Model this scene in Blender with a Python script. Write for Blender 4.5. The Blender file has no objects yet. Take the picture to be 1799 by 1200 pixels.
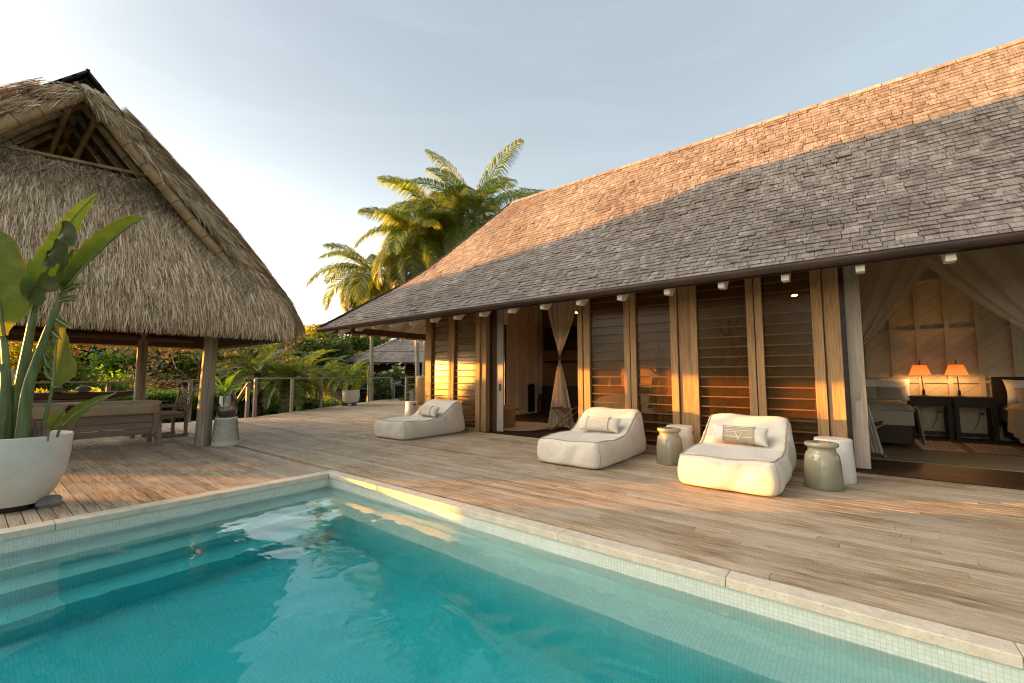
import bpy, math, random
import numpy as np
from mathutils import Vector, Matrix
rng = np.random.default_rng(11)
random.seed(11)
SC = bpy.context.scene
COL = SC.collection
R_ = math.radians
V = Vector

# ---------------------------------------------------------------- camera
H = 1.25
YAW, PITCH = math.atan2(962, 757.5), math.atan2(62, 755)
cd = bpy.data.cameras.new('camera')
cam = bpy.data.objects.new('camera', cd)
COL.objects.link(cam)
cd.sensor_width = 36
cd.lens = 755 / 1799 * 36
cd.clip_start, cd.clip_end = 0.05, 3000
f0 = V((math.sin(YAW), math.cos(YAW), 0))
rt = V((math.cos(YAW), -math.sin(YAW), 0))
fw = f0 * math.cos(PITCH) + V((0, 0, 1)) * math.sin(PITCH)
up = -f0 * math.sin(PITCH) + V((0, 0, 1)) * math.cos(PITCH)
mw = Matrix((rt, up, -fw)).transposed().to_4x4()
mw.translation = V((0, 0, H))
cam.matrix_world = mw
SC.camera = cam


# ---------------------------------------------------------------- node helpers
class NT:
    def __init__(s, name):
        s.m = bpy.data.materials.new(name)
        s.m.use_nodes = True
        s.t = s.m.node_tree
        s.t.nodes.clear()
        s.out = s.n('ShaderNodeOutputMaterial')

    def n(s, typ, **kw):
        nd = s.t.nodes.new(typ)
        for k, v in kw.items():
            if k.startswith('i_'):
                key = k[2:].replace('_', ' ')
                nd.inputs[key].default_value = v
            else:
                setattr(nd, k, v)
        return nd

    def l(s, a, b):
        s.t.links.new(a, b)

    def noise(s, vec, scale, detail=4, rough=.55, dist=0):
        nd = s.n('ShaderNodeTexNoise')
        nd.inputs['Scale'].default_value = scale
        nd.inputs['Detail'].default_value = detail
        nd.inputs['Roughness'].default_value = rough
        nd.inputs['Distortion'].default_value = dist
        if vec is not None:
            s.l(vec, nd.inputs['Vector'])
        return nd.outputs['Fac']

    def coords(s, scale=(1, 1, 1), kind='Object'):
        tc = s.n('ShaderNodeTexCoord')
        mp = s.n('ShaderNodeMapping')
        mp.inputs['Scale'].default_value = scale
        s.l(tc.outputs[kind], mp.inputs['Vector'])
        return mp.outputs['Vector']

    def ramp(s, fac, stops):
        r = s.n('ShaderNodeValToRGB')
        e = r.color_ramp.elements
        while len(e) > 1:
            e.remove(e[-1])
        e[0].position, e[0].color = stops[0][0], (*stops[0][1], 1)
        for p, c in stops[1:]:
            x = e.new(p)
            x.color = (*c, 1)
        s.l(fac, r.inputs['Fac'])
        return r.outputs['Color']

    def math(s, op, a, b=None, c=None):
        nd = s.n('ShaderNodeMath', operation=op)
        for i, x in enumerate((a, b, c)):
            if x is None:
                continue
            if isinstance(x, (int, float)):
                nd.inputs[i].default_value = x
            else:
                s.l(x, nd.inputs[i])
        return nd.outputs[0]

    def mix(s, fac, a, b, blend='MIX'):
        nd = s.n('ShaderNodeMix', data_type='RGBA', blend_type=blend)
        for k, x in ((0, fac), (6, a), (7, b)):
            if isinstance(x, (int, float)):
                nd.inputs[k].default_value = x
            elif isinstance(x, tuple):
                nd.inputs[k].default_value = (*x, 1) if len(x) == 3 else x
            else:
                s.l(x, nd.inputs[k])
        return nd.outputs[2]

    def tone(s, lo, hi):
        a = s.n('ShaderNodeAttribute', attribute_name='tone')
        mr = s.n('ShaderNodeMapRange')
        mr.inputs['To Min'].default_value = lo
        mr.inputs['To Max'].default_value = hi
        s.l(a.outputs['Fac'], mr.inputs['Value'])
        return mr.outputs[0]

    def bump(s, h, strength=.3, dist=.01, normal=None):
        b = s.n('ShaderNodeBump')
        b.inputs['Strength'].default_value = strength
        b.inputs['Distance'].default_value = dist
        s.l(h, b.inputs['Height'])
        if normal is not None:
            s.l(normal, b.inputs['Normal'])
        return b.outputs['Normal']

    def bsdf(s, color, rough=.6, spec=.5, metal=0, normal=None, **kw):
        b = s.n('ShaderNodeBsdfPrincipled')
        if isinstance(color, tuple):
            b.inputs['Base Color'].default_value = (*color, 1)
        else:
            s.l(color, b.inputs['Base Color'])
        if isinstance(rough, (int, float)):
            b.inputs['Roughness'].default_value = rough
        else:
            s.l(rough, b.inputs['Roughness'])
        b.inputs['Specular IOR Level'].default_value = spec
        b.inputs['Metallic'].default_value = metal
        for k, v in kw.items():
            b.inputs[k.replace('_', ' ')].default_value = v
        if normal is not None:
            s.l(normal, b.inputs['Normal'])
        return b.outputs[0]

    def done(s, sh, vol=None):
        s.l(sh, s.out.inputs['Surface'])
        if vol is not None:
            s.l(vol, s.out.inputs['Volume'])
        return s.m


def vmul(nt, col, fac):
    """multiply colour by a scalar socket"""
    nd = nt.n('ShaderNodeVectorMath', operation='SCALE')
    nt.l(col, nd.inputs[0])
    nt.l(fac, nd.inputs['Scale'])
    return nd.outputs[0]


def surf(name, c1, c2, scale=(1, 1, 1), ns=6, rough=.7, spec=.3, bump=.25, bd=.004, tone=(.75, 1.25), det=5, lo=.3, hi=.7,
         blot=None, coat=0, metal=0, sheen=0):
    t = NT(name)
    v = t.coords(scale)
    f = t.noise(v, ns, det)
    c = t.ramp(f, [(lo, c1), (hi, c2)])
    if blot:
        v2 = t.coords((1, 1, 1))
        b = t.noise(v2, blot[0], 3)
        k = t.ramp(b, [(.4, (1, 1, 1)), (.65, (blot[1],) * 3)])
        c = t.mix(1., c, k, 'MULTIPLY')
    c = vmul(t, c, t.tone(*tone))
    nrm = t.bump(f, bump, bd) if bump else None
    kw = {}
    if coat:
        kw['Coat_Weight'] = coat
        kw['Coat_Roughness'] = .1
    if sheen:
        kw['Sheen_Weight'] = sheen
    return t.done(t.bsdf(c, rough, spec, metal, nrm, **kw))


def wood(name, c1, c2, axis, rough=.65, spec=.25, fine=90, tone=(.75, 1.25), ring=0, bump=.3, grey=None, coarse=7, cr=(.33, .66), bd=.003):
    """timber: stretched grain along the axis"""
    t = NT(name)
    k = [1, 1, 1]
    k[axis] = .035
    kk = [1, 1, 1]
    kk[axis] = .12
    off = t.n('ShaderNodeVectorMath', operation='MULTIPLY')
    off.inputs[1].default_value = (3.1, 5.7, 4.3)
    t.l(t.n('ShaderNodeAttribute', attribute_name='tone').outputs['Vector'], off.inputs[0])

    def shifted(sc):
        ad = t.n('ShaderNodeVectorMath', operation='ADD')
        t.l(t.coords(sc), ad.inputs[0])
        t.l(off.outputs[0], ad.inputs[1])
        return ad.outputs[0]
    v, v2 = shifted(tuple(k)), shifted(tuple(kk))
    a = t.noise(v, fine, 4, .65)
    b = t.noise(v2, coarse, 3, .5, .6)
    f = t.math('MULTIPLY_ADD', a, .76, t.math('MULTIPLY', b, .24))
    c = t.ramp(f, [(cr[0], c1), (cr[1], c2)])
    if grey:
        g = t.noise(t.coords((1, 1, 1)), 1.3, 4, .6)
        gk = t.ramp(g, [(.42, (0, 0, 0)), (.62, (1, 1, 1))])
        c = t.mix(gk, c, t.mix(.75, c, grey))
    c = vmul(t, c, t.tone(*tone))
    nrm = t.bump(a, bump, bd)
    rr = t.math('MULTIPLY_ADD', b, .25, rough - .12)
    return t.done(t.bsdf(c, rr, spec, 0, nrm))


def leafmat(name, c1, c2, trans, tf=.4, rough=.45, spec=.4, tone=(.55, 1.45)):
    t = NT(name)
    f = t.noise(t.coords(), 1.7, 3)
    at = t.n('ShaderNodeAttribute', attribute_name='tone').outputs['Fac']
    f2 = t.math('MULTIPLY_ADD', at, .5, t.math('MULTIPLY', f, .5))
    c = vmul(t, t.ramp(f2, [(.3, c1), (.7, c2)]), t.tone(*tone))
    p = t.bsdf(c, rough, spec)
    tr = t.n('ShaderNodeBsdfTranslucent')
    t.l(t.mix(1., c, tuple(x * 6 for x in trans), 'MULTIPLY'), tr.inputs['Color'])
    mx = t.n('ShaderNodeMixShader')
    mx.inputs[0].default_value = tf
    t.l(p, mx.inputs[1])
    t.l(tr.outputs[0], mx.inputs[2])
    return t.done(mx.outputs[0])


M = {}
M['deck'] = wood('weathered_decking', (.165, .110, .062), (.57, .43, .28), 1, rough=.62, spec=.3, fine=110, tone=(.68, 1.28), grey=(.47, .385, .29), bump=1.0, bd=.010, cr=(.38, .60))
M['dark_gap'] = surf('shadowed_joists', (.012, .009, .007), (.03, .022, .016))
M['timber_z'] = wood('cedar_upright', (.19, .10, .042), (.42, .255, .115), 2, fine=75, tone=(.8, 1.2), coarse=9)
M['timber_y'] = wood('cedar_beam', (.21, .125, .062), (.43, .285, .155), 1, fine=60, tone=(.8, 1.2))
M['greyz'] = wood('silvered_post', (.20, .16, .125), (.40, .335, .27), 2, fine=55, tone=(.8, 1.2))
M['greyx'] = wood('silvered_rail', (.20, .16, .125), (.40, .335, .27), 0, fine=55, tone=(.8, 1.2))
M['darkwood'] = wood('dark_hardwood', (.012, .006, .003), (.042, .021, .010), 1, rough=.5, spec=.2, fine=40)
M['logwood'] = wood('dark_driftwood', (.05, .03, .018), (.14, .09, .055), 0, fine=30)
M['sofa'] = wood('greyed_teak', (.16, .12, .085), (.27, .21, .155), 0, fine=60)
M['white'] = surf('cream_paint', (.72, .66, .54), (.80, .74, .62), ns=3, rough=.5, bump=.05, tone=(.95, 1.05))
M['shake'] = None
M['travertine'] = None
M['gutter'] = surf('dark_copper', (.035, .024, .018), (.085, .055, .04), (1, .2, 1), 5, rough=.42, spec=.5, bump=.1, metal=.5)
M['black'] = surf('black_metal', (.006, .006, .006), (.02, .018, .016), ns=20, rough=.4, spec=.5, bump=.05)
M['steel'] = surf('stainless_wire', (.18, .17, .155), (.28, .26, .24), ns=8, rough=.3, metal=.9, bump=0)
M['brass'] = surf('aged_brass', (.16, .13, .09), (.28, .23, .16), ns=25, rough=.4, metal=.8, bump=.05)
M['linen'] = None
M['bamboo'] = None
M['post'] = wood('weathered_log', (.14, .105, .075), (.40, .32, .235), 2, fine=26, tone=(.9, 1.1), bump=.9, coarse=5)
M['ceramic_white'] = surf('white_ceramic', (.62, .58, .51), (.72, .68, .60), ns=5, rough=.38, spec=.5, bump=.06, tone=(.95, 1.05))
M['concrete'] = surf('cream_plaster', (.58, .545, .48), (.70, .665, .60), ns=3, rough=.72, bump=.12, tone=(.97, 1.03), blot=(2.2, .9), det=8)
M['fret'] = surf('shadowed_fretwork', (.22, .19, .15), (.30, .26, .21), ns=12, rough=.8)
M['stone'] = surf('grey_stone', (.10, .095, .085), (.24, .225, .20), ns=9, rough=.8, bump=.4)
M['soil'] = surf('potting_soil', (.02, .014, .009), (.07, .045, .028), ns=40, rough=.95, bump=.9, bd=.02)
M['sisal'] = surf('sisal_mat', (.16, .115, .06), (.27, .20, .11), (1, 1, 1), 130, rough=.95, bump=.5)
M['rug'] = surf('pale_braided_rug', (.34, .27, .22), (.50, .42, .36), ns=60, rough=.95, bump=.5)
M['grey_linen'] = surf('grey_bed_linen', (.24, .21, .155), (.36, .32, .245), ns=30, rough=.95, bump=.3, tone=(.95, 1.05))
M['white_linen'] = surf('white_bed_linen', (.62, .58, .52), (.74, .70, .64), ns=12, rough=.9, bump=.3, tone=(.95, 1.05))
M['net'] = None
M['hill'] = surf('wooded_slope', (.012, .017, .007), (.045, .05, .018), ns=.6, rough=.95, bump=.8, bd=.5)
M['ground'] = surf('garden_soil', (.02, .022, .009), (.06, .06, .025), ns=1.6, rough=.95, bump=.6, bd=.05)
M['roofwood'] = surf('roof_underlay', (.03, .024, .02), (.07, .055, .045), ns=8, rough=.8)
M['soffit'] = wood('lime_washed_soffit', (.50, .44, .36), (.66, .60, .50), 1, fine=30, tone=(.95, 1.05))
M['leather'] = surf('brown_leather', (.05, .022, .012), (.11, .05, .026), ns=14, rough=.45, spec=.5, bump=.1)
M['tan'] = wood('tan_timber_legs', (.22, .12, .05), (.36, .21, .10), 2)
M['blade'] = wood('shaded_louvre_timber', (.07, .035, .014), (.17, .09, .04), 1)  # colour taken down to hold the shade the blades stand in
M['batten'] = surf('cream_batten', (.46, .38, .25), (.54, .45, .31), ns=3, rough=.6, bump=.05, tone=(.95, 1.05))
M['red'] = surf('dark_red_enamel', (.10, .012, .008), (.16, .02, .012), ns=4, rough=.3, spec=.5, bump=0)
M['throw'] = surf('ochre_throw', (.20, .12, .045), (.32, .20, .08), ns=35, rough=.95, bump=.4)


def special_mats():
    # roof shakes: each shake its own tone, streaks down the slope
    t = NT('cedar_shakes')
    v = t.coords((.06, 1, .06))
    a = t.noise(v, 75, 4, .65)
    b = t.noise(t.coords(), .55, 4, .6)
    b2 = t.noise(t.coords((.4, 1, .4)), 9, 3)
    f = t.math('MULTIPLY_ADD', a, .55, t.math('MULTIPLY', b2, .45))
    c = t.ramp(f, [(.30, (.10, .082, .068)), (.52, (.225, .194, .168)), (.72, (.385, .346, .312))])
    c = t.mix(1., c, t.ramp(b, [(.38, (1, 1, 1)), (.66, (.62, .58, .56))]), 'MULTIPLY')
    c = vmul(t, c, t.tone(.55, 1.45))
    M['shake'] = t.done(t.bsdf(c, .72, .25, 0, t.bump(a, .5, .004)))
    # travertine coping
    t = NT('travertine')
    a = t.noise(t.coords((1, 1, 1)), 9, 8, .65)
    p = t.noise(t.coords((1, 1, 2.2)), 95, 3, .6)
    pit = t.ramp(p, [(.60, (1, 1, 1)), (.70, (.42, .34, .26))])
    big = t.noise(t.coords(), 22, 5, .7)
    bigp = t.ramp(big, [(.66, (1, 1, 1)), (.74, (.50, .40, .30))])
    c = t.ramp(a, [(.3, (.53, .45, .335)), (.7, (.74, .65, .51))])
    c = t.mix(1., t.mix(1., c, pit, 'MULTIPLY'), bigp, 'MULTIPLY')
    c = vmul(t, c, t.tone(.9, 1.1))
    M['travertine'] = t.done(t.bsdf(c, .55, .35, 0, t.bump(p, .35, .004)))
    # mosaic pool tiles: brick texture on the two axes of the face picked by the normal
    for nm, ax in (('tile_floor', (0, 1)), ('tile_wall_x', (1, 2)), ('tile_wall_y', (0, 2))):
        t = NT('mosaic_' + nm)
        tc = t.n('ShaderNodeTexCoord')
        sp = t.n('ShaderNodeSeparateXYZ')
        t.l(tc.outputs['Object'], sp.inputs[0])
        cb = t.n('ShaderNodeCombineXYZ')
        t.l(sp.outputs[ax[0]], cb.inputs[0])
        t.l(sp.outputs[ax[1]], cb.inputs[1])
        br = t.n('ShaderNodeTexBrick', offset=0, squash=1)
        br.inputs['Scale'].default_value = 1
        br.inputs['Brick Width'].default_value = .0238
        br.inputs['Row Height'].default_value = .0238
        br.inputs['Mortar Size'].default_value = .0011
        br.inputs['Mortar Smooth'].default_value = .1
        br.inputs['Bias'].default_value = 0
        br.inputs['Color1'].default_value = (.60, .64, .57, 1)
        br.inputs['Color2'].default_value = (.68, .71, .64, 1)
        br.inputs['Mortar'].default_value = (.46, .49, .36, 1)
        t.l(cb.outputs[0], br.inputs['Vector'])
        st = t.noise(t.coords(), 1.5, 4)
        c = t.mix(1., br.outputs['Color'], t.ramp(st, [(.3, (.88, .9, .88)), (.7, (1, 1, 1))]), 'MULTIPLY')
        M[nm] = t.done(t.bsdf(c, .22, .5, 0, t.bump(br.outputs['Fac'], -.25, .002)))
    # water
    t = NT('pool_water')
    c1 = t.noise(t.coords((1, 1.0, 1)), 1.5, 2, .5, .4)
    c2 = t.noise(t.coords((1.0, .6, 1)), 5.5, 2, .5, .8)
    h = t.math('MULTIPLY_ADD', c2, .12, c1)
    g = t.n('ShaderNodeBsdfGlass')
    g.inputs['IOR'].default_value = 1.333
    g.inputs['Roughness'].default_value = 0
    g.inputs['Color'].default_value = (1, 1, 1, 1)
    t.l(t.bump(h, .45, .05), g.inputs['Normal'])
    va = t.n('ShaderNodeVolumeAbsorption')
    va.inputs['Color'].default_value = (.0, .875, .94, 1)
    va.inputs['Density'].default_value = 1.3
    M['water'] = t.done(g.outputs[0], va.outputs[0])
    # linen
    for nm, a_, b_ in (('linen', (.56, .50, .405), (.71, .645, .54)), ('linen_tan', (.30, .225, .14), (.46, .37, .25))):
        t = NT(nm + '_weave')
        v = t.noise(t.coords((1, 1, .12)), 260, 2)
        w = t.noise(t.coords((.12, .12, 1)), 260, 2)
        f = t.math('ADD', t.math('MULTIPLY', v, .5), t.math('MULTIPLY', w, .5))
        bl = t.noise(t.coords(), 4, 4)
        f2 = t.math('MULTIPLY_ADD', bl, .35, t.math('MULTIPLY', f, .65))
        c = vmul(t, t.ramp(f2, [(.36, a_), (.6, b_)]), t.tone(.95, 1.05))
        cr = t.noise(t.coords((1, 1, 1)), 7, 3, .5, .5)
        n1 = t.bump(cr, .25, .03)
        M[nm] = t.done(t.bsdf(c, .9, .15, 0, t.bump(f, .4, .002, n1), Sheen_Weight=.2))
    # bamboo culm
    t = NT('bamboo_culm')
    a = t.noise(t.coords(), 5, 4)
    b = t.noise(t.coords(), 60, 3)
    f = t.math('MULTIPLY_ADD', b, .4, t.math('MULTIPLY', a, .6))
    c = vmul(t, t.ramp(f, [(.35, (.21, .125, .055)), (.6, (.40, .265, .13))]), t.tone(.35, 1.3))
    M['bamboo'] = t.done(t.bsdf(c, .45, .4))
    # thatch strands and the packed thatch under them
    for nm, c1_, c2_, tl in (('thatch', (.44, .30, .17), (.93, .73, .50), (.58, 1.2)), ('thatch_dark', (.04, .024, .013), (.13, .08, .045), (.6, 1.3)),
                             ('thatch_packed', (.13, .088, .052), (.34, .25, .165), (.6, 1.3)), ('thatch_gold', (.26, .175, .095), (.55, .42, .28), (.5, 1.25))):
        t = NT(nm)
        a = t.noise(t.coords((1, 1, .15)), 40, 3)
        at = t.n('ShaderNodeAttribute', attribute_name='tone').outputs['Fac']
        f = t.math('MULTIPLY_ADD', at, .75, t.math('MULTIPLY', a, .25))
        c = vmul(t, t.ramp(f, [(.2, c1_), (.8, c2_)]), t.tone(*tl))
        p = t.bsdf(c, .8, .2)
        tr = t.n('ShaderNodeBsdfTranslucent')
        t.l(c, tr.inputs['Color'])
        mx = t.n('ShaderNodeMixShader')
        mx.inputs[0].default_value = .15
        t.l(p, mx.inputs[1])
        t.l(tr.outputs[0], mx.inputs[2])
        M[nm] = t.done(mx.outputs[0])
    # sheer fabric, screens, glass
    for nm, col, op in (('net', (.60, .52, .40), .55), ('curtain', (.74, .70, .62), .8)):
        t = NT(nm + '_sheer')
        p = t.n('ShaderNodeBsdfDiffuse')
        p.inputs['Color'].default_value = (*col, 1)
        tl_ = t.n('ShaderNodeBsdfTranslucent')
        tl_.inputs['Color'].default_value = (*col, 1)
        m1 = t.n('ShaderNodeMixShader')
        m1.inputs[0].default_value = .45
        t.l(p.outputs[0], m1.inputs[1])
        t.l(tl_.outputs[0], m1.inputs[2])
        tp = t.n('ShaderNodeBsdfTransparent')
        m2 = t.n('ShaderNodeMixShader')
        m2.inputs[0].default_value = op
        t.l(tp.outputs[0], m2.inputs[1])
        t.l(m1.outputs[0], m2.inputs[2])
        M[nm] = t.done(m2.outputs[0])
    t = NT('insect_screen')
    d = t.bsdf((.33, .19, .05), .5, .3)
    tp = t.n('ShaderNodeBsdfTransparent')
    nz = t.noise(t.coords((1, 1, 1)), 3, 4)
    fac = t.math('MULTIPLY_ADD', nz, .24, .08)
    m2 = t.n('ShaderNodeMixShader')
    t.l(fac, m2.inputs[0])
    t.l(tp.outputs[0], m2.inputs[1])
    t.l(d, m2.inputs[2])
    M['screen'] = t.done(m2.outputs[0])
    t = NT('louvre_glass')
    tp = t.n('ShaderNodeBsdfTransparent')
    tp.inputs['Color'].default_value = (.78, .74, .66, 1)
    gl = t.n('ShaderNodeBsdfGlossy')
    gl.inputs['Roughness'].default_value = .2
    fr = t.n('ShaderNodeFresnel')
    fr.inputs['IOR'].default_value = 1.45
    m2 = t.n('ShaderNodeMixShader')
    t.l(t.math('MULTIPLY', fr.outputs[0], .28), m2.inputs[0])
    t.l(tp.outputs[0], m2.inputs[1])
    t.l(gl.outputs[0], m2.inputs[2])
    M['glass'] = t.done(m2.outputs[0])
    t = NT('smoked_vase_glass')
    tp = t.n('ShaderNodeBsdfTransparent')
    tp.inputs['Color'].default_value = (.62, .64, .56, 1)
    gl = t.n('ShaderNodeBsdfGlossy')
    gl.inputs['Roughness'].default_value = .02
    fr = t.n('ShaderNodeFresnel')
    m2 = t.n('ShaderNodeMixShader')
    t.l(t.math('MULTIPLY_ADD', fr.outputs[0], 1.2, .08), m2.inputs[0])
    t.l(tp.outputs[0], m2.inputs[1])
    t.l(gl.outputs[0], m2.inputs[2])
    M['vase'] = t.done(m2.outputs[0])
    # celadon glaze: green grey with a drift of darker glaze
    t = NT('celadon_glaze')
    sp = t.n('ShaderNodeSeparateXYZ')
    tc = t.n('ShaderNodeTexCoord')
    t.l(tc.outputs['Object'], sp.inputs[0])
    nz = t.noise(t.coords(), 7, 4)
    f = t.math('MULTIPLY_ADD', nz, .3, t.math('MULTIPLY', sp.outputs[2], 1.5))
    c = t.ramp(f, [(.1, (.135, .13, .082)), (.8, (.31, .28, .18))])
    M['celadon'] = t.done(t.bsdf(c, .16, .55, 0, t.bump(nz, .08, .01), Coat_Weight=.5, Coat_Roughness=.06))
    # lit lamp shade / lamp
    t = NT('lit_lampshade')
    e = t.n('ShaderNodeEmission')
    sp = t.n('ShaderNodeSeparateXYZ')
    tc = t.n('ShaderNodeTexCoord')
    t.l(tc.outputs['Generated'], sp.inputs[0])
    t.l(t.ramp(sp.outputs[2], [(0, (1, .27, .045)), (.6, (1, .21, .03)), (1, (.8, .14, .02))]), e.inputs['Color'])
    e.inputs['Strength'].default_value = .2
    M['lampshade'] = t.done(e.outputs[0])
    t = NT('lit_bulb')
    e = t.n('ShaderNodeEmission')
    e.inputs['Color'].default_value = (1, .55, .2, 1)
    e.inputs['Strength'].default_value = 8
    M['bulb'] = t.done(e.outputs[0])
    # white boarded wall, boards at 45 degrees
    t = NT('diagonal_boarding')
    tc = t.n('ShaderNodeTexCoord')
    sp = t.n('ShaderNodeSeparateXYZ')
    t.l(tc.outputs['Object'], sp.inputs[0])
    s_ = t.math('ADD', t.math('MULTIPLY', sp.outputs[1], .62), t.math('MULTIPLY', sp.outputs[2], .78))
    fr_ = t.math('FRACT', t.math('MULTIPLY', s_, 6.2))
    ln = t.ramp(fr_, [(0, (.35, .35, .35)), (.025, (.35, .35, .35)), (.05, (1, 1, 1))])
    c = t.mix(1., t.ramp(t.noise(t.coords(), 4, 4), [(.3, (.50, .41, .26)), (.7, (.60, .50, .33))]), ln, 'MULTIPLY')
    M['diag'] = t.done(t.bsdf(c, .55, .3))


special_mats()
M['lf_hedge'] = leafmat('hedge_leaves', (.045, .08, .015), (.13, .18, .03), (.5, .6, .10))
M['lf_dark'] = leafmat('dark_leaves', (.028, .045, .012), (.08, .11, .025), (.4, .45, .10), .3)
M['lf_yellow'] = leafmat('yellow_green_leaves', (.065, .085, .014), (.19, .20, .035), (.7, .6, .08), .45)
M['lf_palm'] = leafmat('palm_leaflets', (.055, .085, .014), (.17, .20, .035), (.55, .55, .08), .38, .35, .5)
M['lf_date'] = leafmat('date_palm_leaflets', (.055, .08, .02), (.16, .18, .05), (.6, .55, .10), .35, .4, .5)
M['lf_banana'] = None
M['lf_orange'] = leafmat('russet_leaves', (.12, .08, .035), (.24, .165, .08), (.35, .25, .11), .4)
M['flower_pink'] = leafmat('pink_bracts', (.38, .09, .08), (.55, .18, .14), (.4, .2, .2), .4, tone=(.8, 1.2))
M['flower_white'] = leafmat('white_petals', (.50, .50, .40), (.70, .68, .55), (.3, .3, .25), .3, tone=(.8, 1.2))
M['fruit'] = leafmat('orange_palm_flowers', (.30, .16, .03), (.50, .30, .06), (.6, .4, .1), .3)
M['bark'] = surf('pale_palm_bark', (.20, .17, .12), (.40, .35, .26), (1, 1, 6), 6, rough=.8, bump=.4, bd=.02)
M['bark_dark'] = surf('shaggy_palm_trunk', (.03, .018, .010), (.12, .07, .036), (1, 1, 1), 22, rough=.95, bump=1, bd=.05)
M['branch'] = surf('pale_branch_bark', (.10, .07, .05), (.24, .18, .13), (1, 1, .3), 12, rough=.85, bump=.4)


def banana_mat():
    t = NT('banana_blade')
    at = t.n('ShaderNodeAttribute', attribute_name='across').outputs['Fac']
    al = t.n('ShaderNodeAttribute', attribute_name='along').outputs['Fac']
    veins = t.math('SINE', t.math('MULTIPLY', t.math('ADD', al, t.math('MULTIPLY', at, .03)), 420))
    nz = t.noise(t.coords(), 9, 4)
    f = t.math('MULTIPLY_ADD', veins, .10, nz)
    c = t.ramp(f, [(.3, (.060, .088, .018)), (.7, (.105, .135, .036))])
    edge = t.ramp(at, [(.93, (0, 0, 0)), (1.0, (1, 1, 1))])
    c = t.mix(edge, c, (.22, .15, .03))
    c = vmul(t, c, t.tone(.6, 1.4))
    p = t.bsdf(c, .45, .3, 0, t.bump(veins, .25, .002))
    tr = t.n('ShaderNodeBsdfTranslucent')
    t.l(t.mix(1., c, (3.4, 3.0, .5), 'MULTIPLY'), tr.inputs['Color'])
    mx = t.n('ShaderNodeMixShader')
    mx.inputs[0].default_value = .30
    t.l(p, mx.inputs[1])
    t.l(tr.outputs[0], mx.inputs[2])
    M['lf_banana'] = t.done(mx.outputs[0])
    M['stalk'] = surf('banana_stalk', (.07, .10, .03), (.17, .20, .075), (1, 1, .1), 30, rough=.4, spec=.5, bump=.15)
    M['rib'] = surf('pale_leaf_rib', (.20, .23, .09), (.30, .32, .14), (1, 1, .1), 30, rough=.4, spec=.5, bump=.1)
    M['husk'] = surf('dry_husk', (.10, .06, .04), (.26, .17, .12), (1, 1, .1), 40, rough=.9, bump=.4)


banana_mat()

# ---------------------------------------------------------------- mesh helpers
ORIG = {}


def org(o):
    while o is not None:
        if o in ORIG:
            return ORIG[o]
        o = o.parent
    return V((0, 0, 0))


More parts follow.
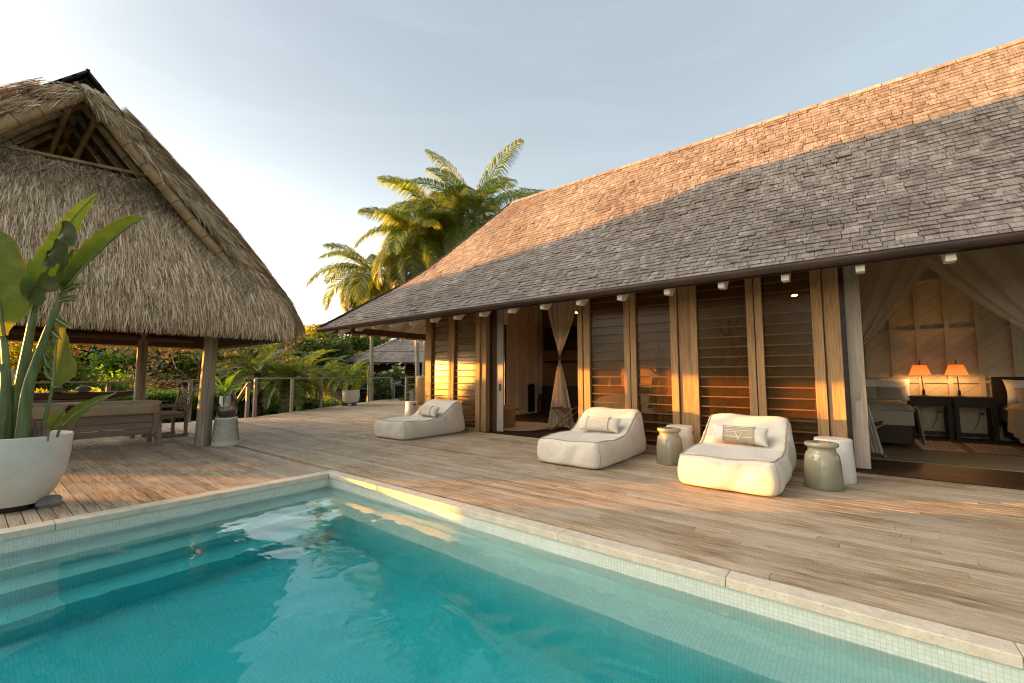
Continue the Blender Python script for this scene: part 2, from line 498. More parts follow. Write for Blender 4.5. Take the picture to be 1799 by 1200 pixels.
class MB:
    def __init__(s):
        s.v, s.f, s.t = [], [], []

    def add(s, vs, fs, tone=.5):
        o = len(s.v)
        s.v += [tuple(v) for v in vs]
        s.f += [[i + o for i in f] for f in fs]
        s.t += [tone] * len(fs)
        return s

    def obox(s, c, a, b, d, tone=.5):
        """box: centre and three half-extent vectors"""
        c, a, b, d = V(c), V(a), V(b), V(d)
        p = [c + a * i + b * j + d * k for i in (-1, 1) for j in (-1, 1) for k in (-1, 1)]
        return s.add(p, [[0, 1, 3, 2], [4, 6, 7, 5], [0, 4, 5, 1], [2, 3, 7, 6], [0, 2, 6, 4], [1, 5, 7, 3]], tone)

    def box(s, x0, x1, y0, y1, z0, z1, tone=.5):
        return s.obox(((x0 + x1) / 2, (y0 + y1) / 2, (z0 + z1) / 2), ((x1 - x0) / 2, 0, 0), (0, (y1 - y0) / 2, 0), (0, 0, (z1 - z0) / 2), tone)

    def bar(s, p, q, w, h, upv=(0, 0, 1), tone=.5):
        p, q = V(p), V(q)
        d = (q - p) / 2
        side = d.cross(V(upv))
        if side.length < 1e-6:
            side = d.cross(V((1, 0, 0)))
        side.normalize()
        u = side.cross(d).normalized()
        return s.obox((p + q) / 2, d, side * w / 2, u * h / 2, tone)

    def tube(s, path, rad, n=10, cap=True, tone=.5, sq=1.):
        path = [V(p) for p in path]
        if isinstance(rad, (int, float)):
            rad = [rad] * len(path)
        vs, fs = [], []
        prev = None
        for i, p in enumerate(path):
            d = (path[min(i + 1, len(path) - 1)] - path[max(i - 1, 0)]).normalized()
            if prev is None:
                a = d.cross(V((0, 0, 1)))
                if a.length < .05:
                    a = d.cross(V((1, 0, 0)))
            else:
                a = prev - d * prev.dot(d)
            a.normalize()
            prev = a
            b = d.cross(a)
            for k in range(n):
                th = 2 * math.pi * k / n
                vs.append(p + (a * math.cos(th) + b * math.sin(th) * sq) * rad[i])
        for i in range(len(path) - 1):
            for k in range(n):
                fs.append([i * n + k, i * n + (k + 1) % n, (i + 1) * n + (k + 1) % n, (i + 1) * n + k])
        if cap:
            fs.append(list(range(n))[::-1])
            fs.append([(len(path) - 1) * n + k for k in range(n)])
        return s.add(vs, fs, tone)

    def lathe(s, prof, c, n=40, sx=1, sy=1, tone=.5):
        vs, fs = [], []
        for r, z in prof:
            for k in range(n):
                th = 2 * math.pi * k / n
                vs.append((c[0] + r * sx * math.cos(th), c[1] + r * sy * math.sin(th), c[2] + z))
        for i in range(len(prof) - 1):
            for k in range(n):
                fs.append([i * n + k, i * n + (k + 1) % n, (i + 1) * n + (k + 1) % n, (i + 1) * n + k])
        fs.append(list(range(n))[::-1])
        fs.append([(len(prof) - 1) * n + k for k in range(n)])
        return s.add(vs, fs, tone)

    def grid(s, fn, nu, nv, tone=.5):
        vs = [fn(i / nu, j / nv) for i in range(nu + 1) for j in range(nv + 1)]
        w = nv + 1
        fs = [[i * w + j, (i + 1) * w + j, (i + 1) * w + j + 1, i * w + j + 1] for i in range(nu) for j in range(nv)]
        return s.add(vs, fs, tone)

    def build(s, name, mat, parent=None, origin=None, smooth=None, bevel=0, seg=2):
        o0 = org(parent) if parent is not None else V(origin or (0, 0, 0))
        me = bpy.data.meshes.new(name)
        vs = np.array(s.v, dtype=np.float32) - np.array(o0, dtype=np.float32)
        me.from_pydata(vs.tolist(), [], s.f)
        me.update()
        a = me.attributes.new('tone', 'FLOAT', 'FACE')
        a.data.foreach_set('value', np.array(s.t, dtype=np.float32))
        me.materials.append(M[mat] if isinstance(mat, str) else mat)
        if smooth is not None:
            me.polygons.foreach_set('use_smooth', [True] * len(me.polygons))
            if smooth < 180:
                me.set_sharp_from_angle(angle=R_(smooth))
        o = bpy.data.objects.new(name, me)
        COL.objects.link(o)
        if parent is not None:
            o.parent = parent
        else:
            o.location = o0
            ORIG[o] = V(o0)
        if bevel:
            b = o.modifiers.new('bevel', 'BEVEL')
            b.width = bevel
            b.segments = seg
            b.limit_method = 'ANGLE'
        return o


def quads(name, verts, tone, mat, parent=None, origin=None, smooth=False):
    """N quads straight from a numpy array (N,4,3)"""
    o0 = org(parent) if parent is not None else V(origin or (0, 0, 0))
    v = (np.asarray(verts, dtype=np.float32).reshape(-1, 3) - np.array(o0, dtype=np.float32))
    n = len(v) // 4
    me = bpy.data.meshes.new(name)
    me.vertices.add(len(v))
    me.vertices.foreach_set('co', v.ravel())
    me.loops.add(4 * n)
    me.loops.foreach_set('vertex_index', np.arange(4 * n, dtype=np.int32))
    me.polygons.add(n)
    me.polygons.foreach_set('loop_start', np.arange(0, 4 * n, 4, dtype=np.int32))
    me.update(calc_edges=True)
    me.validate()
    a = me.attributes.new('tone', 'FLOAT', 'FACE')
    a.data.foreach_set('value', np.asarray(tone, dtype=np.float32))
    me.materials.append(M[mat] if isinstance(mat, str) else mat)
    o = bpy.data.objects.new(name, me)
    COL.objects.link(o)
    if parent is not None:
        o.parent = parent
    else:
        o.location = o0
        ORIG[o] = V(o0)
    return o


def thing(name, label, cat, loc=(0, 0, 0), group=None):
    o = bpy.data.objects.new(name, None)
    COL.objects.link(o)
    o.location = loc
    o.empty_display_size = .1
    o['label'], o['category'] = label, cat
    if group:
        o['group'] = group
    ORIG[o] = V(loc)
    return o


def tag(o, label, cat, group=None):
    o['label'], o['category'] = label, cat
    if group:
        o['group'] = group
    return o


def struct(o):
    o['kind'] = 'structure'
    return o


def dup(root, loc, label, rotz=0, group=None):
    r = root.copy()
    COL.objects.link(r)
    r.location = loc
    r.rotation_euler = (0, 0, rotz)
    r['label'] = label
    if group:
        r['group'] = group
    ORIG[r] = V(loc)

    def rec(a, b):
        for ch in list(a.children):
            c = ch.copy()
            COL.objects.link(c)
            c.parent = b
            rec(ch, c)
    rec(root, r)
    return r


def unit(v):
    return v / (np.linalg.norm(v, axis=-1, keepdims=True) + 1e-9)


# ================================================================ SETTING
def build_deck():
    m = MB()
    W, G = .0885, .0075
    x = -9.0
    while x < 15.6:
        x1 = x + W
        xc = (x + x1) / 2
        far = 14.62 if xc < 5.5 else 14.70 + .652 * (xc - 5.64)
        if xc > 12.95:
            far = min(far, 20.9)
        if xc < 3.146:
            y0 = 5.562
        elif x1 < 7.34:
            y0 = -7
        else:
            y0 = 8.72
        if xc < 3.146 < x1:
            x1 = 3.14
        if x < 3.146 < x + W:
            pass
        y = y0
        # stagger the butt joints
        first = True
        while y < far - .05:
            L = random.uniform(2.2, 5.2)
            if first:
                L = random.uniform(.8, 4.5)
                first = False
            ye = min(y + L, far)
            if far - ye < .4:
                ye = far
            m.box(x, x1, y, ye - .0035, -.026, random.uniform(-.0008, .0008), min(1, max(0, random.gauss(.5, .2))))
            y = ye
        x += W + G
    # the strip of boards beside the coping starts flush with it
    o = m.build('deck', 'deck', smooth=None)
    struct(o)
    b = MB()
    b.add([(-9, 5.57, -.045), (-9, 14.5, -.045), (5.5, 14.5, -.045), (15.5, 21, -.045), (15.5, 8.72, -.045), (7.33, 8.72, -.045), (7.33, -7, -.045), (3.15, -7, -.045), (3.15, 5.57, -.045)],
          [list(range(9))])
    struct(b.build('deck_base', 'dark_gap'))


build_deck()

# -- pool
PX, PY = 3.02, 5.405          # tile faces
ZW = -.160
FLOOR = -1.12


def build_pool():
    f, wx, wy = MB(), MB(), MB()
    x0, y0 = -7, -7
    lx = 2.58                   # ledge nosing
    LZ = -.335
    st = [(5.13, -.325), (4.83, -.56), (4.53, -.81)]
    # floor
    f.add([(x0, y0, FLOOR), (lx, y0, FLOOR), (lx, 4.53, FLOOR), (x0, 4.53, FLOOR)], [[0, 1, 2, 3]])
    # ledge along the house side
    f.add([(lx, y0, LZ), (PX, y0, LZ), (PX, st[0][0], LZ), (lx, st[0][0], LZ)], [[0, 1, 2, 3]])
    wx.add([(lx, y0, FLOOR), (lx, y0, LZ), (lx, st[0][0], LZ), (lx, st[0][0], FLOOR)], [[0, 1, 2, 3]])
    # steps
    f.add([(x0, st[0][0], st[0][1]), (PX, st[0][0], st[0][1]), (PX, PY, st[0][1]), (x0, PY, st[0][1])], [[0, 1, 2, 3]])
    zb = [st[1][1], st[2][1], FLOOR]
    for (y, z), z2 in zip(st, zb):
        xr = lx + .002 if z != st[0][1] else PX
        wy.add([(x0, y, z2), (xr, y, z2), (xr, y, z), (x0, y, z)], [[0, 1, 2, 3]])
    for k in (1, 2):
        f.add([(x0, st[k][0], st[k][1]), (lx, st[k][0], st[k][1]), (lx, st[k - 1][0], st[k][1]), (x0, st[k - 1][0], st[k][1])], [[0, 1, 2, 3]])
    # walls
    wx.add([(PX, y0, LZ - .1), (PX, PY, LZ - .1), (PX, PY, -.052), (PX, y0, -.052)], [[0, 1, 2, 3]])
    wy.add([(x0, PY, -.5), (PX, PY, -.5), (PX, PY, -.052), (x0, PY, -.052)], [[0, 1, 2, 3]])
    # far sides behind the camera
    wx.add([(x0, y0, FLOOR), (x0, PY, FLOOR), (x0, PY, 0), (x0, y0, 0)], [[0, 1, 2, 3]])
    wy.add([(x0, y0, FLOOR), (PX, y0, FLOOR), (PX, y0, 0), (x0, y0, 0)], [[0, 1, 2, 3]])
    struct(f.build('pool_floor', 'tile_floor'))
    struct(wx.build('pool_wall', 'tile_wall_x'))
    struct(wy.build('pool_steps', 'tile_wall_y'))
    # coping slabs
    c = MB()
    y = -7.0
    L = 1.22
    y = 5.56 - L * 11
    while y < 5.4:
        e = min(y + L, 5.56)
        c.box(3.005, 3.143, y + .0012, e - .0012, -.055, .004, random.uniform(.35, .65))
        y = e
    x = 3.003 - L * 9
    while x < 2.99:
        e = min(x + L, 3.003)
        c.box(x + .0012, e - .0012, 5.388, 5.556, -.055, .004, random.uniform(.35, .65))
        x = e
    struct(c.build('pool_coping', 'travertine', bevel=.006, seg=3))
    w = MB()
    w.grid(lambda u, v: (x0 + .02 + u * (PX + .03 - x0 - .02), y0 + .02 + v * (PY + .03 - y0 - .02), ZW), 2, 2)
    X0, X1, Y0, Y1 = x0 - .05, PX + .05, y0 - .05, PY + .05
    w = MB()
    w.box(X0, X1, Y0, Y1, FLOOR - .1, ZW)
    struct(w.build('pool_water', 'water'))
    # inlet fitting in the wall under the waterline
    n = MB()
    n.lathe([(.034, 0), (.036, .006), (.034, .012), (.02, .014), (.017, .006)], (0, 0, 0), 24)
    n.v = [(PX - v[2], .70 + v[0], -.275 + v[1]) for v in n.v]
    tag(n.build('pool_inlet', 'ceramic_white', origin=(PX, .70, -.275), smooth=40), 'small round white inlet fitting on the pool wall below the waterline', 'inlet')


build_pool()


def build_land():
    g = MB()
    # garden slope just beyond the deck, then the wooded hill rising to the right of the far field
    def hz(x, y):
        d = x * .783 + y * .617          # distance along the view
        l = x * .6187 - y * .7856        # to the right of the view
        z = -.75
        if d > 24:
            a = math.atan2(l, d)
            w = 1 / (1 + math.exp(-(a + .72) * 16))     # only where the photo shows a hill
            s = max(0, min(1, (d - 24) / 120))
            s = s * s * (3 - 2 * s)
            z += w * s * (12.5 + 3.5 * math.sin(a * 9 + .6) + 1.5 * math.sin(a * 23))
            if d > 145:
                z -= w * (d - 145) * .01
        return z
    n = 110
    pts = []
    for i in range(n + 1):
        for j in range(n + 1):
            u = (i / n * 2 - 1)
            v = (j / n * 2 - 1)
            x = (abs(u) ** 2.2) * math.copysign(900, u)
            y = (abs(v) ** 2.2) * math.copysign(900, v)
            pts.append((x, y, hz(x, y) if not (-7.5 < x < 3.3 and -7.5 < y < 5.7) else -1.6))
    w = n + 1
    fs = [[i * w + j, (i + 1) * w + j, (i + 1) * w + j + 1, i * w + j + 1] for i in range(n) for j in range(n)]
    g.add(pts, fs)
    struct(g.build('terrain', 'ground', smooth=180))
    return hz


HZ = build_land()

# ================================================================ MAIN HOUSE
XW = 7.365
EX, EZ = 6.33, 2.665            # eave
BX, BZ = 8.37, 4.33             # kick in the roof
RX, RZ = 10.30, 6.72            # ridge
HY = 12.08                      # eave at the far end
YN = -6.5                       # near end, out of the frame
SL1 = (BZ - EZ) / (BX - EX)
SL2 = (RZ - BZ) / (RX - BX)


def _prof():
    xs = [EX + (RX - EX) * i / 40 for i in range(41)]
    zs = [EZ]
    for a, b in zip(xs[:-1], xs[1:]):
        t = min(1, max(0, ((a + b) / 2 - 7.75) / 1.3))
        t = t * t * (3 - 2 * t)
        zs.append(zs[-1] + (b - a) * (SL1 + (SL2 - SL1) * t))
    return xs, zs


RXS, RZS = _prof()
RZ = RZS[-1]


def roof_z(x):
    return float(np.interp(x, RXS, RZS))


house = thing('pavilion_house', 'long timber house with a steep grey shake roof and louvred glass front', 'house', (XW, 3, 0))


def house_shakes():
    """every shake a thin tilted slab; the front slope and the far hip end"""
    vs, fs, tn = [], [], []
    cum = [0]
    for i in range(40):
        cum.append(cum[-1] + math.hypot(RXS[i + 1] - RXS[i], RZS[i + 1] - RZS[i]))
    EXP = .120

    def place(P, along, slope, nrm, w, L, th, lift, warp, tone):
        o = len(vs)
        P, along, slope, nrm = map(np.array, (P, along, slope, nrm))
        b0 = P + nrm * (th + lift)
        t0 = P + slope * L + nrm * .006
        for a, tilt in ((0, 0), (w, warp)):
            q = b0 + along * a + nrm * tilt
            r = t0 + along * a
            vs.extend([q, q - nrm * th, r, r - nrm * .004])
        fs.extend([[o, o + 4, o + 6, o + 2], [o + 1, o + 5, o + 4, o], [o, o + 2, o + 3, o + 1], [o + 4, o + 5, o + 7, o + 6]])
        tn.extend([tone, tone * .25, tone * .5, tone * .5])  # butt and side faces toned darker, painting the shadow line under each course
    for face in ('front', 'end'):
        s = -.03
        k = 0
        while s < cum[-1] - .02:
            X, Z = float(np.interp(s, cum, RXS)), float(np.interp(s, cum, RZS))
            if s < 0:
                X, Z = EX + s * .77, EZ + s * .63
            sl = np.array([float(np.interp(s + .18, cum, RXS)) - float(np.interp(max(s, 0), cum, RXS)), 0, float(np.interp(s + .18, cum, RZS)) - float(np.interp(max(s, 0), cum, RZS))])
            sl = sl / np.linalg.norm(sl)
            nr = np.array([-sl[2], 0, sl[0]])
            if face == 'front':
                a0, a1 = YN, HY - (X - EX)
            else:
                a0, a1 = X + .10, RX + (RX - X)
            a = a0 + random.uniform(-.15, 0) * (face == 'front')
            fine = face == 'front'
            while a < a1:
                w = random.uniform(.09, .225) if fine else random.uniform(.15, .4)
                w = min(w, a1 - a)
                if w > .02:
                    jit = random.gauss(0, .0055)
                    lift = max(0, random.gauss(.002, .003)) + (random.random() < .012) * random.uniform(.008, .022)
                    tone = min(1, max(0, random.gauss(.5, .115)))
                    if random.random() < .022:
                        tone = min(1, tone + .38)
                    if face == 'front':
                        P = np.array([X, a, Z]) + sl * jit
                        along = np.array([0, 1, 0])
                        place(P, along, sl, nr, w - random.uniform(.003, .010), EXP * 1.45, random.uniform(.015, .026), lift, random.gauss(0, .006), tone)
                    else:
                        # mirrored about the 45 degree hip
                        yy = HY - (X - EX)
                        P = np.array([a, yy, Z])
                        sl2 = np.array([0, -sl[0], sl[2]])
                        nr2 = np.array([0, sl[2], sl[0]])
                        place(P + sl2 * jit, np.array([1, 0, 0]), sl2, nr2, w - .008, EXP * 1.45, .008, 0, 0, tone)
                a += w
            s += EXP * random.uniform(.97, 1.03) * (1 if face == 'front' else 1.6)
            k += 1
    m = MB()
    m.v, m.f, m.t = [tuple(v) for v in vs], fs, tn
    # the other slope, seen only from elsewhere, and the deck boards under the shakes
    e = .03
    bx2, ex2 = 2 * RX - BX, 2 * RX - EX
    hb, hr = HY - (BX - EX), HY - (RX - EX)
    m.grid(lambda u, v: (2 * RX - RXS[min(40, int(round(u * 40)))], YN + (HY - (RXS[min(40, int(round(u * 40)))] - EX) - YN) * v, RZS[min(40, int(round(u * 40)))]), 40, 1)
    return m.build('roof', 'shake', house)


roof = house_shakes()


def house_shell():
    hb, hr = HY - (BX - EX), HY - (RX - EX)
    e = .012
    m = MB()
    iu = lambda u: min(40, int(round(u * 40)))
    m.grid(lambda u, v: (RXS[iu(u)], YN + (HY - (RXS[iu(u)] - EX) - YN) * v, RZS[iu(u)] - e), 40, 1)
    m.grid(lambda u, v: (RXS[iu(u)] + (2 * RX - 2 * RXS[iu(u)]) * v, HY - (RXS[iu(u)] - EX), RZS[iu(u)] - e), 40, 1)
    m.build('roof_underlay', 'roofwood', roof)
    # hip and ridge caps: lapped boards
    c = MB()

    def caps(P, Q, n, w, drop_dir):
        P, Q = V(P), V(Q)
        d = (Q - P)
        L = d.length / n
        d.normalize()
        for i in range(n):
            a = P + d * (L * i - .05)
            b = P + d * (L * (i + 1) + .03)
            for sgn in drop_dir:
                s = V(sgn).normalized()
                nrm = d.cross(s).normalized()
                if nrm.z < 0:
                    nrm = -nrm
                cc = (a + b) / 2 + s * w / 2 + nrm * .03
                tilt = nrm * .006
                A = (b - a) / 2 - tilt
                c.obox(cc, A, s * w / 2, nrm * .008, random.uniform(.55, .95))
    caps((RX, YN, RZ), (RX, hr, RZ), 30, .13, [(1, 0, -SL2), (-1, 0, -SL2)])
    c.build('ridge_cap', 'shake', roof)
    c = MB()
    caps((EX - .02, HY + .02, EZ), (BX - .35, hb + .35, BZ - .29), 9, .08, [(-.5, -.5, -.02), (.5, .5, -.02)])
    hp = [(RXS[i], HY - (RXS[i] - EX), RZS[i]) for i in range(14, 41, 2)]
    for P, Q in zip(hp[:-1], hp[1:]):
        P, Q = V(P), V(Q)
        for d_ in (V((-.5, -.5, 0)), V((.5, .5, 0))):
            d_ = d_.normalized()
            nn = (Q - P).cross(d_).normalized()
            nn = nn if nn.z > 0 else -nn
            c.obox((P + Q) / 2 + d_ * .022 + nn * .026, (Q - P) / 2 * 1.01, d_ * .024, nn * .006, random.uniform(.6, .9))
    c.build('hip_cap', 'shake', roof)
    # soffit boards: follow the slope from the eave to the wall
    s = MB()
    z0 = EZ - .055
    x2 = XW + .15
    zi = z0 + SL1 * (x2 - EX)
    s.add([(EX + .06, YN, z0 + SL1 * .06), (EX + .06, HY - .06, z0 + SL1 * .06), (x2, HY - .06 - (x2 - EX - .06), zi), (x2, YN, zi)], [[0, 1, 2, 3]])
    yb = 8.60
    zb = z0 + SL1 * (HY - yb)
    xb = EX + (HY - yb)
    s.add([(EX + .06, HY - .06, z0 + SL1 * .06), (2 * RX - EX - .06, HY - .06, z0 + SL1 * .06), (2 * RX - xb, yb, zb), (xb, yb, zb)], [[0, 1, 2, 3]])
    s.add([(x2, HY - .06 - (x2 - EX - .06), zi), (x2, yb, zi), (xb, yb, zb)], [[0, 1, 2]])
    s.build('soffit', 'soffit', house)
    # gutter: half round along the front and round the far corner
    g = MB()
    gx, gz, r = EX - .065, EZ - .03, .068
    prof = [(gx - r - .008, gz + .012), (gx - r, gz + .012)] + [(gx + r * math.cos(math.pi + math.pi * k / 10), gz + r * 1.15 * math.sin(math.pi + math.pi * k / 10)) for k in range(11)]
    n = len(prof)
    vs = []
    for y in np.linspace(YN, HY + .06, 12):
        vs += [(p[0], y, p[1]) for p in prof]
    g.add(vs, [[i * n + k, i * n + k + 1, (i + 1) * n + k + 1, (i + 1) * n + k] for i in range(11) for k in range(n - 1)])
    vs = []
    for x in np.linspace(EX - .06, 2 * RX - EX, 8):
        vs += [(x, HY + .065 - (p[0] - gx), p[1]) for p in prof]
    g.add(vs, [[i * n + k, i * n + k + 1, (i + 1) * n + k + 1, (i + 1) * n + k] for i in range(7) for k in range(n - 1)])
    g.tube([(gx - r - .004, YN, gz + .012), (gx - r - .004, HY + .06, gz + .012)], .008, 6)
    g.box(EX - .004, EX + .02, YN, HY, EZ - .12, EZ + .0, .5)
    o = g.build('gutter', 'gutter', house, smooth=50)
    sm = o.modifiers.new('thick', 'SOLIDIFY')
    sm.thickness = .004
    # rafters
    k = -8
    while True:
        y = -.892 + .7475 * k
        k += 1
        if y > HY - .6:
            break
        if y < YN:
            continue
        m = MB()
        xe = min(XW + .05, HY - y + EX - .2)
        hw = .042
        top = EZ - .07
        x0 = EX + .055
        zt = lambda x: top + SL1 * (x - EX)
        dep = .155
        P = [(x0, zt(x0)), (xe, zt(xe)), (xe, zt(xe) - dep), (x0 + .155, zt(x0) - .165), (x0, zt(x0) - .165)]
        P[2] = (xe, max(zt(xe) - dep, zt(x0) - .165))
        vs = [(x, y - hw, z) for x, z in P] + [(x, y + hw, z) for x, z in P]
        m.add(vs, [[0, 1, 2, 3, 4], [9, 8, 7, 6, 5]] + [[i, i + 5, (i + 1) % 5 + 5, (i + 1) % 5] for i in range(5)])
        m.build('rafter', 'white', house, bevel=.003)
    # rafters of the far hip end
    for k in range(9):
        x = EX + .55 + .7475 * k
        m = MB()
        hw = .042
        top = EZ - .07
        y0 = HY - .055
        zt = lambda y: top + SL1 * (HY - y)
        ye = max(8.66, HY - (x - EX) + .2)
        P = [(y0, zt(y0)), (ye, zt(ye)), (ye, zt(ye) - .155), (y0 - .155, zt(y0) - .165), (y0, zt(y0) - .165)]
        vs = [(x - hw, y, z) for y, z in P] + [(x + hw, y, z) for y, z in P]
        m.add(vs, [[4, 3, 2, 1, 0], [5, 6, 7, 8, 9]] + [[i, (i + 1) % 5, (i + 1) % 5 + 5, i + 5] for i in range(5)])
        m.build('rafter', 'white', house, bevel=.003)
    m = MB()
    m.bar((EX + .1, HY - .1, EZ - .13), (XW + .1, HY - .1 - (XW - EX), EZ - .13 + SL1 * (XW - EX)), .06, .16)
    m.build('hip_rafter', 'white', house)
    m = MB()
    m.box(6.85, 13.6, 11.26, 11.36, 2.50, 2.68)
    m.build('verandah_beam', 'leather', house)
    # floor, back wall, ceilings and partitions
    m = MB()
    x = XW - .04
    while x < 12.6:
        y = YN
        while y < 8.6:
            L = random.uniform(1.2, 2.6)
            m.box(x, x + .118, y, min(y + L, 8.6) - .002, -.03, .012, random.uniform(.3, .7))
            y += L
        x += .12
    m.build('floor', 'darkwood', house)
    m = MB()
    m.box(12.6, 12.7, YN, 2.05, 0, 4.42)
    wl = m.build('bedroom_back_wall', 'diag', house)
    m = MB()
    for y in (-3.9, -3.45, -2.98, -2.52, -2.05, -1.60, -1.16, -.74, -.31, .12, .55, 1.0, 1.45, 1.9):
        m.box(12.555, 12.602, y - .038, y + .038, .012, 4.4)
    for z in (.16, 1.15, 2.23, 3.3):
        m.box(12.562, 12.603, YN, 2.05, z - .03, z + .03)
    m.build('wall_batten', 'batten', wl)
    m = MB()
    m.box(12.6, 12.7, 2.15, 8.6, 0, 4.42)
    m.build('room_back_wall', 'timber_z', house)
    # partition between the rooms
    m = MB()
    m.add([(x, y, z) for y in (2.06, 2.14) for x, z in ((7.6, 0), (12.58, 0), (12.58, 4.34), (7.6, 3.17))], [[3, 2, 1, 0], [4, 5, 6, 7], [0, 4, 7, 3], [3, 7, 6, 2]])
    m.build('partition_wall', 'timber_z', house)
    m = MB()
    m.add([(x, y, z) for y in (.09, .15) for x, z in ((7.6, 0), (12.55, 0), (12.55, 4.3), (7.6, 3.15))], [[3, 2, 1, 0], [4, 5, 6, 7], [0, 4, 7, 3], [3, 7, 6, 2]])
    m.build('screen_wall', 'timber_z', house)
    # end wall with boards and studs
    m = MB()
    m.box(XW + .1, 9.55, 8.60, 8.66, 2.9, 3.6)
    m.box(10.60, 12.7, 8.60, 8.66, 0, 4.4)
    ew = m.build('end_wall', 'white', house)
    m = MB()
    for x in (10.65, 11.2, 11.75, 12.25, 12.55):
        m.box(x - .035, x + .035, 8.53, 8.602, .012, 4.2)
    for z in (.06, 1.05, 2.0, 3.0):
        m.box(10.62, 12.59, 8.535, 8.603, z - .03, z + .03)
    m.build('wall_stud', 'white', ew)
    m = MB()
    m.add([(XW, YN, 3.12), (12.6, YN, 4.35), (12.6, 8.6, 4.35), (XW, 8.6, 3.12)], [[0, 1, 2, 3]])
    m.build('ceiling', 'timber_y', house)
    m = MB()
    m.box(XW - .02, XW + .10, YN, 8.66, 2.95, 3.3)
    m.build('wall_plate', 'timber_y', house)
    m = MB()
    m.box(XW - .075, XW + .16, YN, 8.66, -.05, -.001)
    m.build('threshold', 'timber_y', house)


house_shell()


def col(y0, y1, x0=XW - .022, x1=XW + .12, name='post', mat='timber_z', z1=3.0):
    m = MB()
    m.box(x0, x1, y0, y1, .0, z1, random.uniform(.3, .8))
    return m.build(name, mat, house, bevel=.004)


# posts and jambs of the front, far to near
for a, b in ((6.54, 6.69), (3.92, 4.03), (2.045, 2.235), (.08, .262)):
    col(a, b)
col(8.47, 8.62, XW - .035, XW + .12)
col(4.06, 4.165, XW - .015, XW + .10, 'jamb')


def window(y0, y1, frame=(.07, .07), mats='timber_z'):
    """louvre window between y0 and y1 (outer edges of its frame)"""
    m = MB()
    f0, f1 = frame
    xa, xb = XW - .062, XW + .035
    for a, b in ((y0, y0 + f0), (y1 - f1, y1)):
        m.box(xa, xb, a, b, .0, 2.95, random.uniform(.35, .75))
        # a rebate that reads as a second strip
        m.box(xb - .001, xb + .03, a + (.0 if a == y0 else -.02), b + (.02 if a == y0 else 0), .0, 2.95, .4)
    m.box(xa, xb, y0 + f0, y1 - f1, .0, .085, .5)
    m.box(xa, xb, y0 + f0, y1 - f1, 2.87, 2.95, .5)
    fr = m.build('window', 'timber_z', house, bevel=.004)
    g = MB()
    g.box(XW - .003, XW + .002, y0 + f0, y1 - f1, .085, 2.87)
    g.build('glass_pane', 'glass', fr)
    b = MB()
    z = .165
    while z < 2.85:
        b.obox((XW - .016, (y0 + f0 + y1 - f1) / 2, z), (.017, 0, .003), (0, (y1 - f1 - y0 - f0) / 2 - .004, 0), (-.001, 0, .0075), random.uniform(.4, .6))
        z += .155
    b.build('louvre_blade', 'blade', fr)
    s = MB()
    s.box(XW + .026, XW + .028, y0 + f0, y1 - f1, .085, 2.87)
    s.build('insect_screen', 'screen', fr)
    return fr


window(7.664, 8.46, (.07, .09))
window(6.70, 7.65, (.13, .10))
window(3.081, 3.912, (.11, .035))
window(2.248, 3.067, (.115, .10))
window(1.115, 2.034, (.10, .10))
window(.274, 1.101, (.125, .10))
window(-6.4, -2.9)


def slider(y0, y1, label=None, hy=None):
    m = MB()
    x0, x1 = XW + .135, XW + .175
    m.box(x0, x1, y0, y1, .03, 2.95, .55)
    d = m.build('sliding_door', 'greyz', house, bevel=.003)
    if label:
        d['label'] = label
    h = MB()
    h.box(x0 - .006, x0 + .002, hy - .028, hy + .028, .93, 1.09)
    hd = h.build('handle', 'brass' if hy < 1 else 'black', d)
    k = MB()
    k.box(x0 - .009, x0 - .005, hy - .016, hy + .016, .95, 1.07)
    return d


slider(6.165, 6.345, hy=6.25)
slider(-.145, .025, hy=-.055)
# dark pocket beside each slider
for a, b in ((6.345, 6.54), (.025, .08)):
    m = MB()
    m.box(XW + .18, XW + .20, a - .1, b + .1, 0, 2.95)
    m.build('door_pocket', 'leather', house)

# louvre window in the end wall seen through the open door, and the corner return
m = MB()
for a, b in ((9.55, 9.66), (10.52, 10.60)):
    m.box(a, b, 8.58, 8.66, 0, 2.9)
m.box(9.66, 10.52, 8.58, 8.66, 0, .06)
fr = m.build('window', 'leather', house)
b = MB()
z = .18
while z < 2.85:
    b.box(9.66, 10.52, 8.585, 8.625, z - .006, z + .006)
    z += .155
b.build('louvre_blade', 'greyx', fr)
# end wall: louvred bays along the verandah
m = MB()
for x in (XW + .02, 8.3, 8.36):
    m.box(x, x + .07, 8.56, 8.66, 0, 2.95)
fr = m.build('window', 'timber_z', house)
b = MB()
z = .165
while z < 2.85:
    b.box(7.46, 9.55, 8.60, 8.634, z - .006, z + .006)
    z += .155
b.build('louvre_blade', 'blade', fr)
g = MB()
g.box(7.46, 9.55, 8.612, 8.616, .05, 2.9)
g.build('glass_pane', 'glass', fr)

# recessed ceiling lights
for x, y in ((9.9, 5.6), (10.6, .85)):
    m = MB()
    zc = 3.12 + (x - XW) * (4.35 - 3.12) / (12.6 - XW)
    zc = 2.93
    m.lathe([(.05, 0), (.05, .02)], (x, y, zc), 20)
    m.build('downlight', 'bulb', house)
    ld = bpy.data.lights.new('downlight_lamp', 'SPOT')
    ld.energy = 14 if y > 3 else 5
    ld.color = (1, .56, .22)
    ld.spot_size = R_(120)
    ld.spot_blend = .7
    ld.shadow_soft_size = .05
    lo = bpy.data.objects.new('downlight_lamp', ld)
    COL.objects.link(lo)
    lo.location = (x, y, zc - .03)


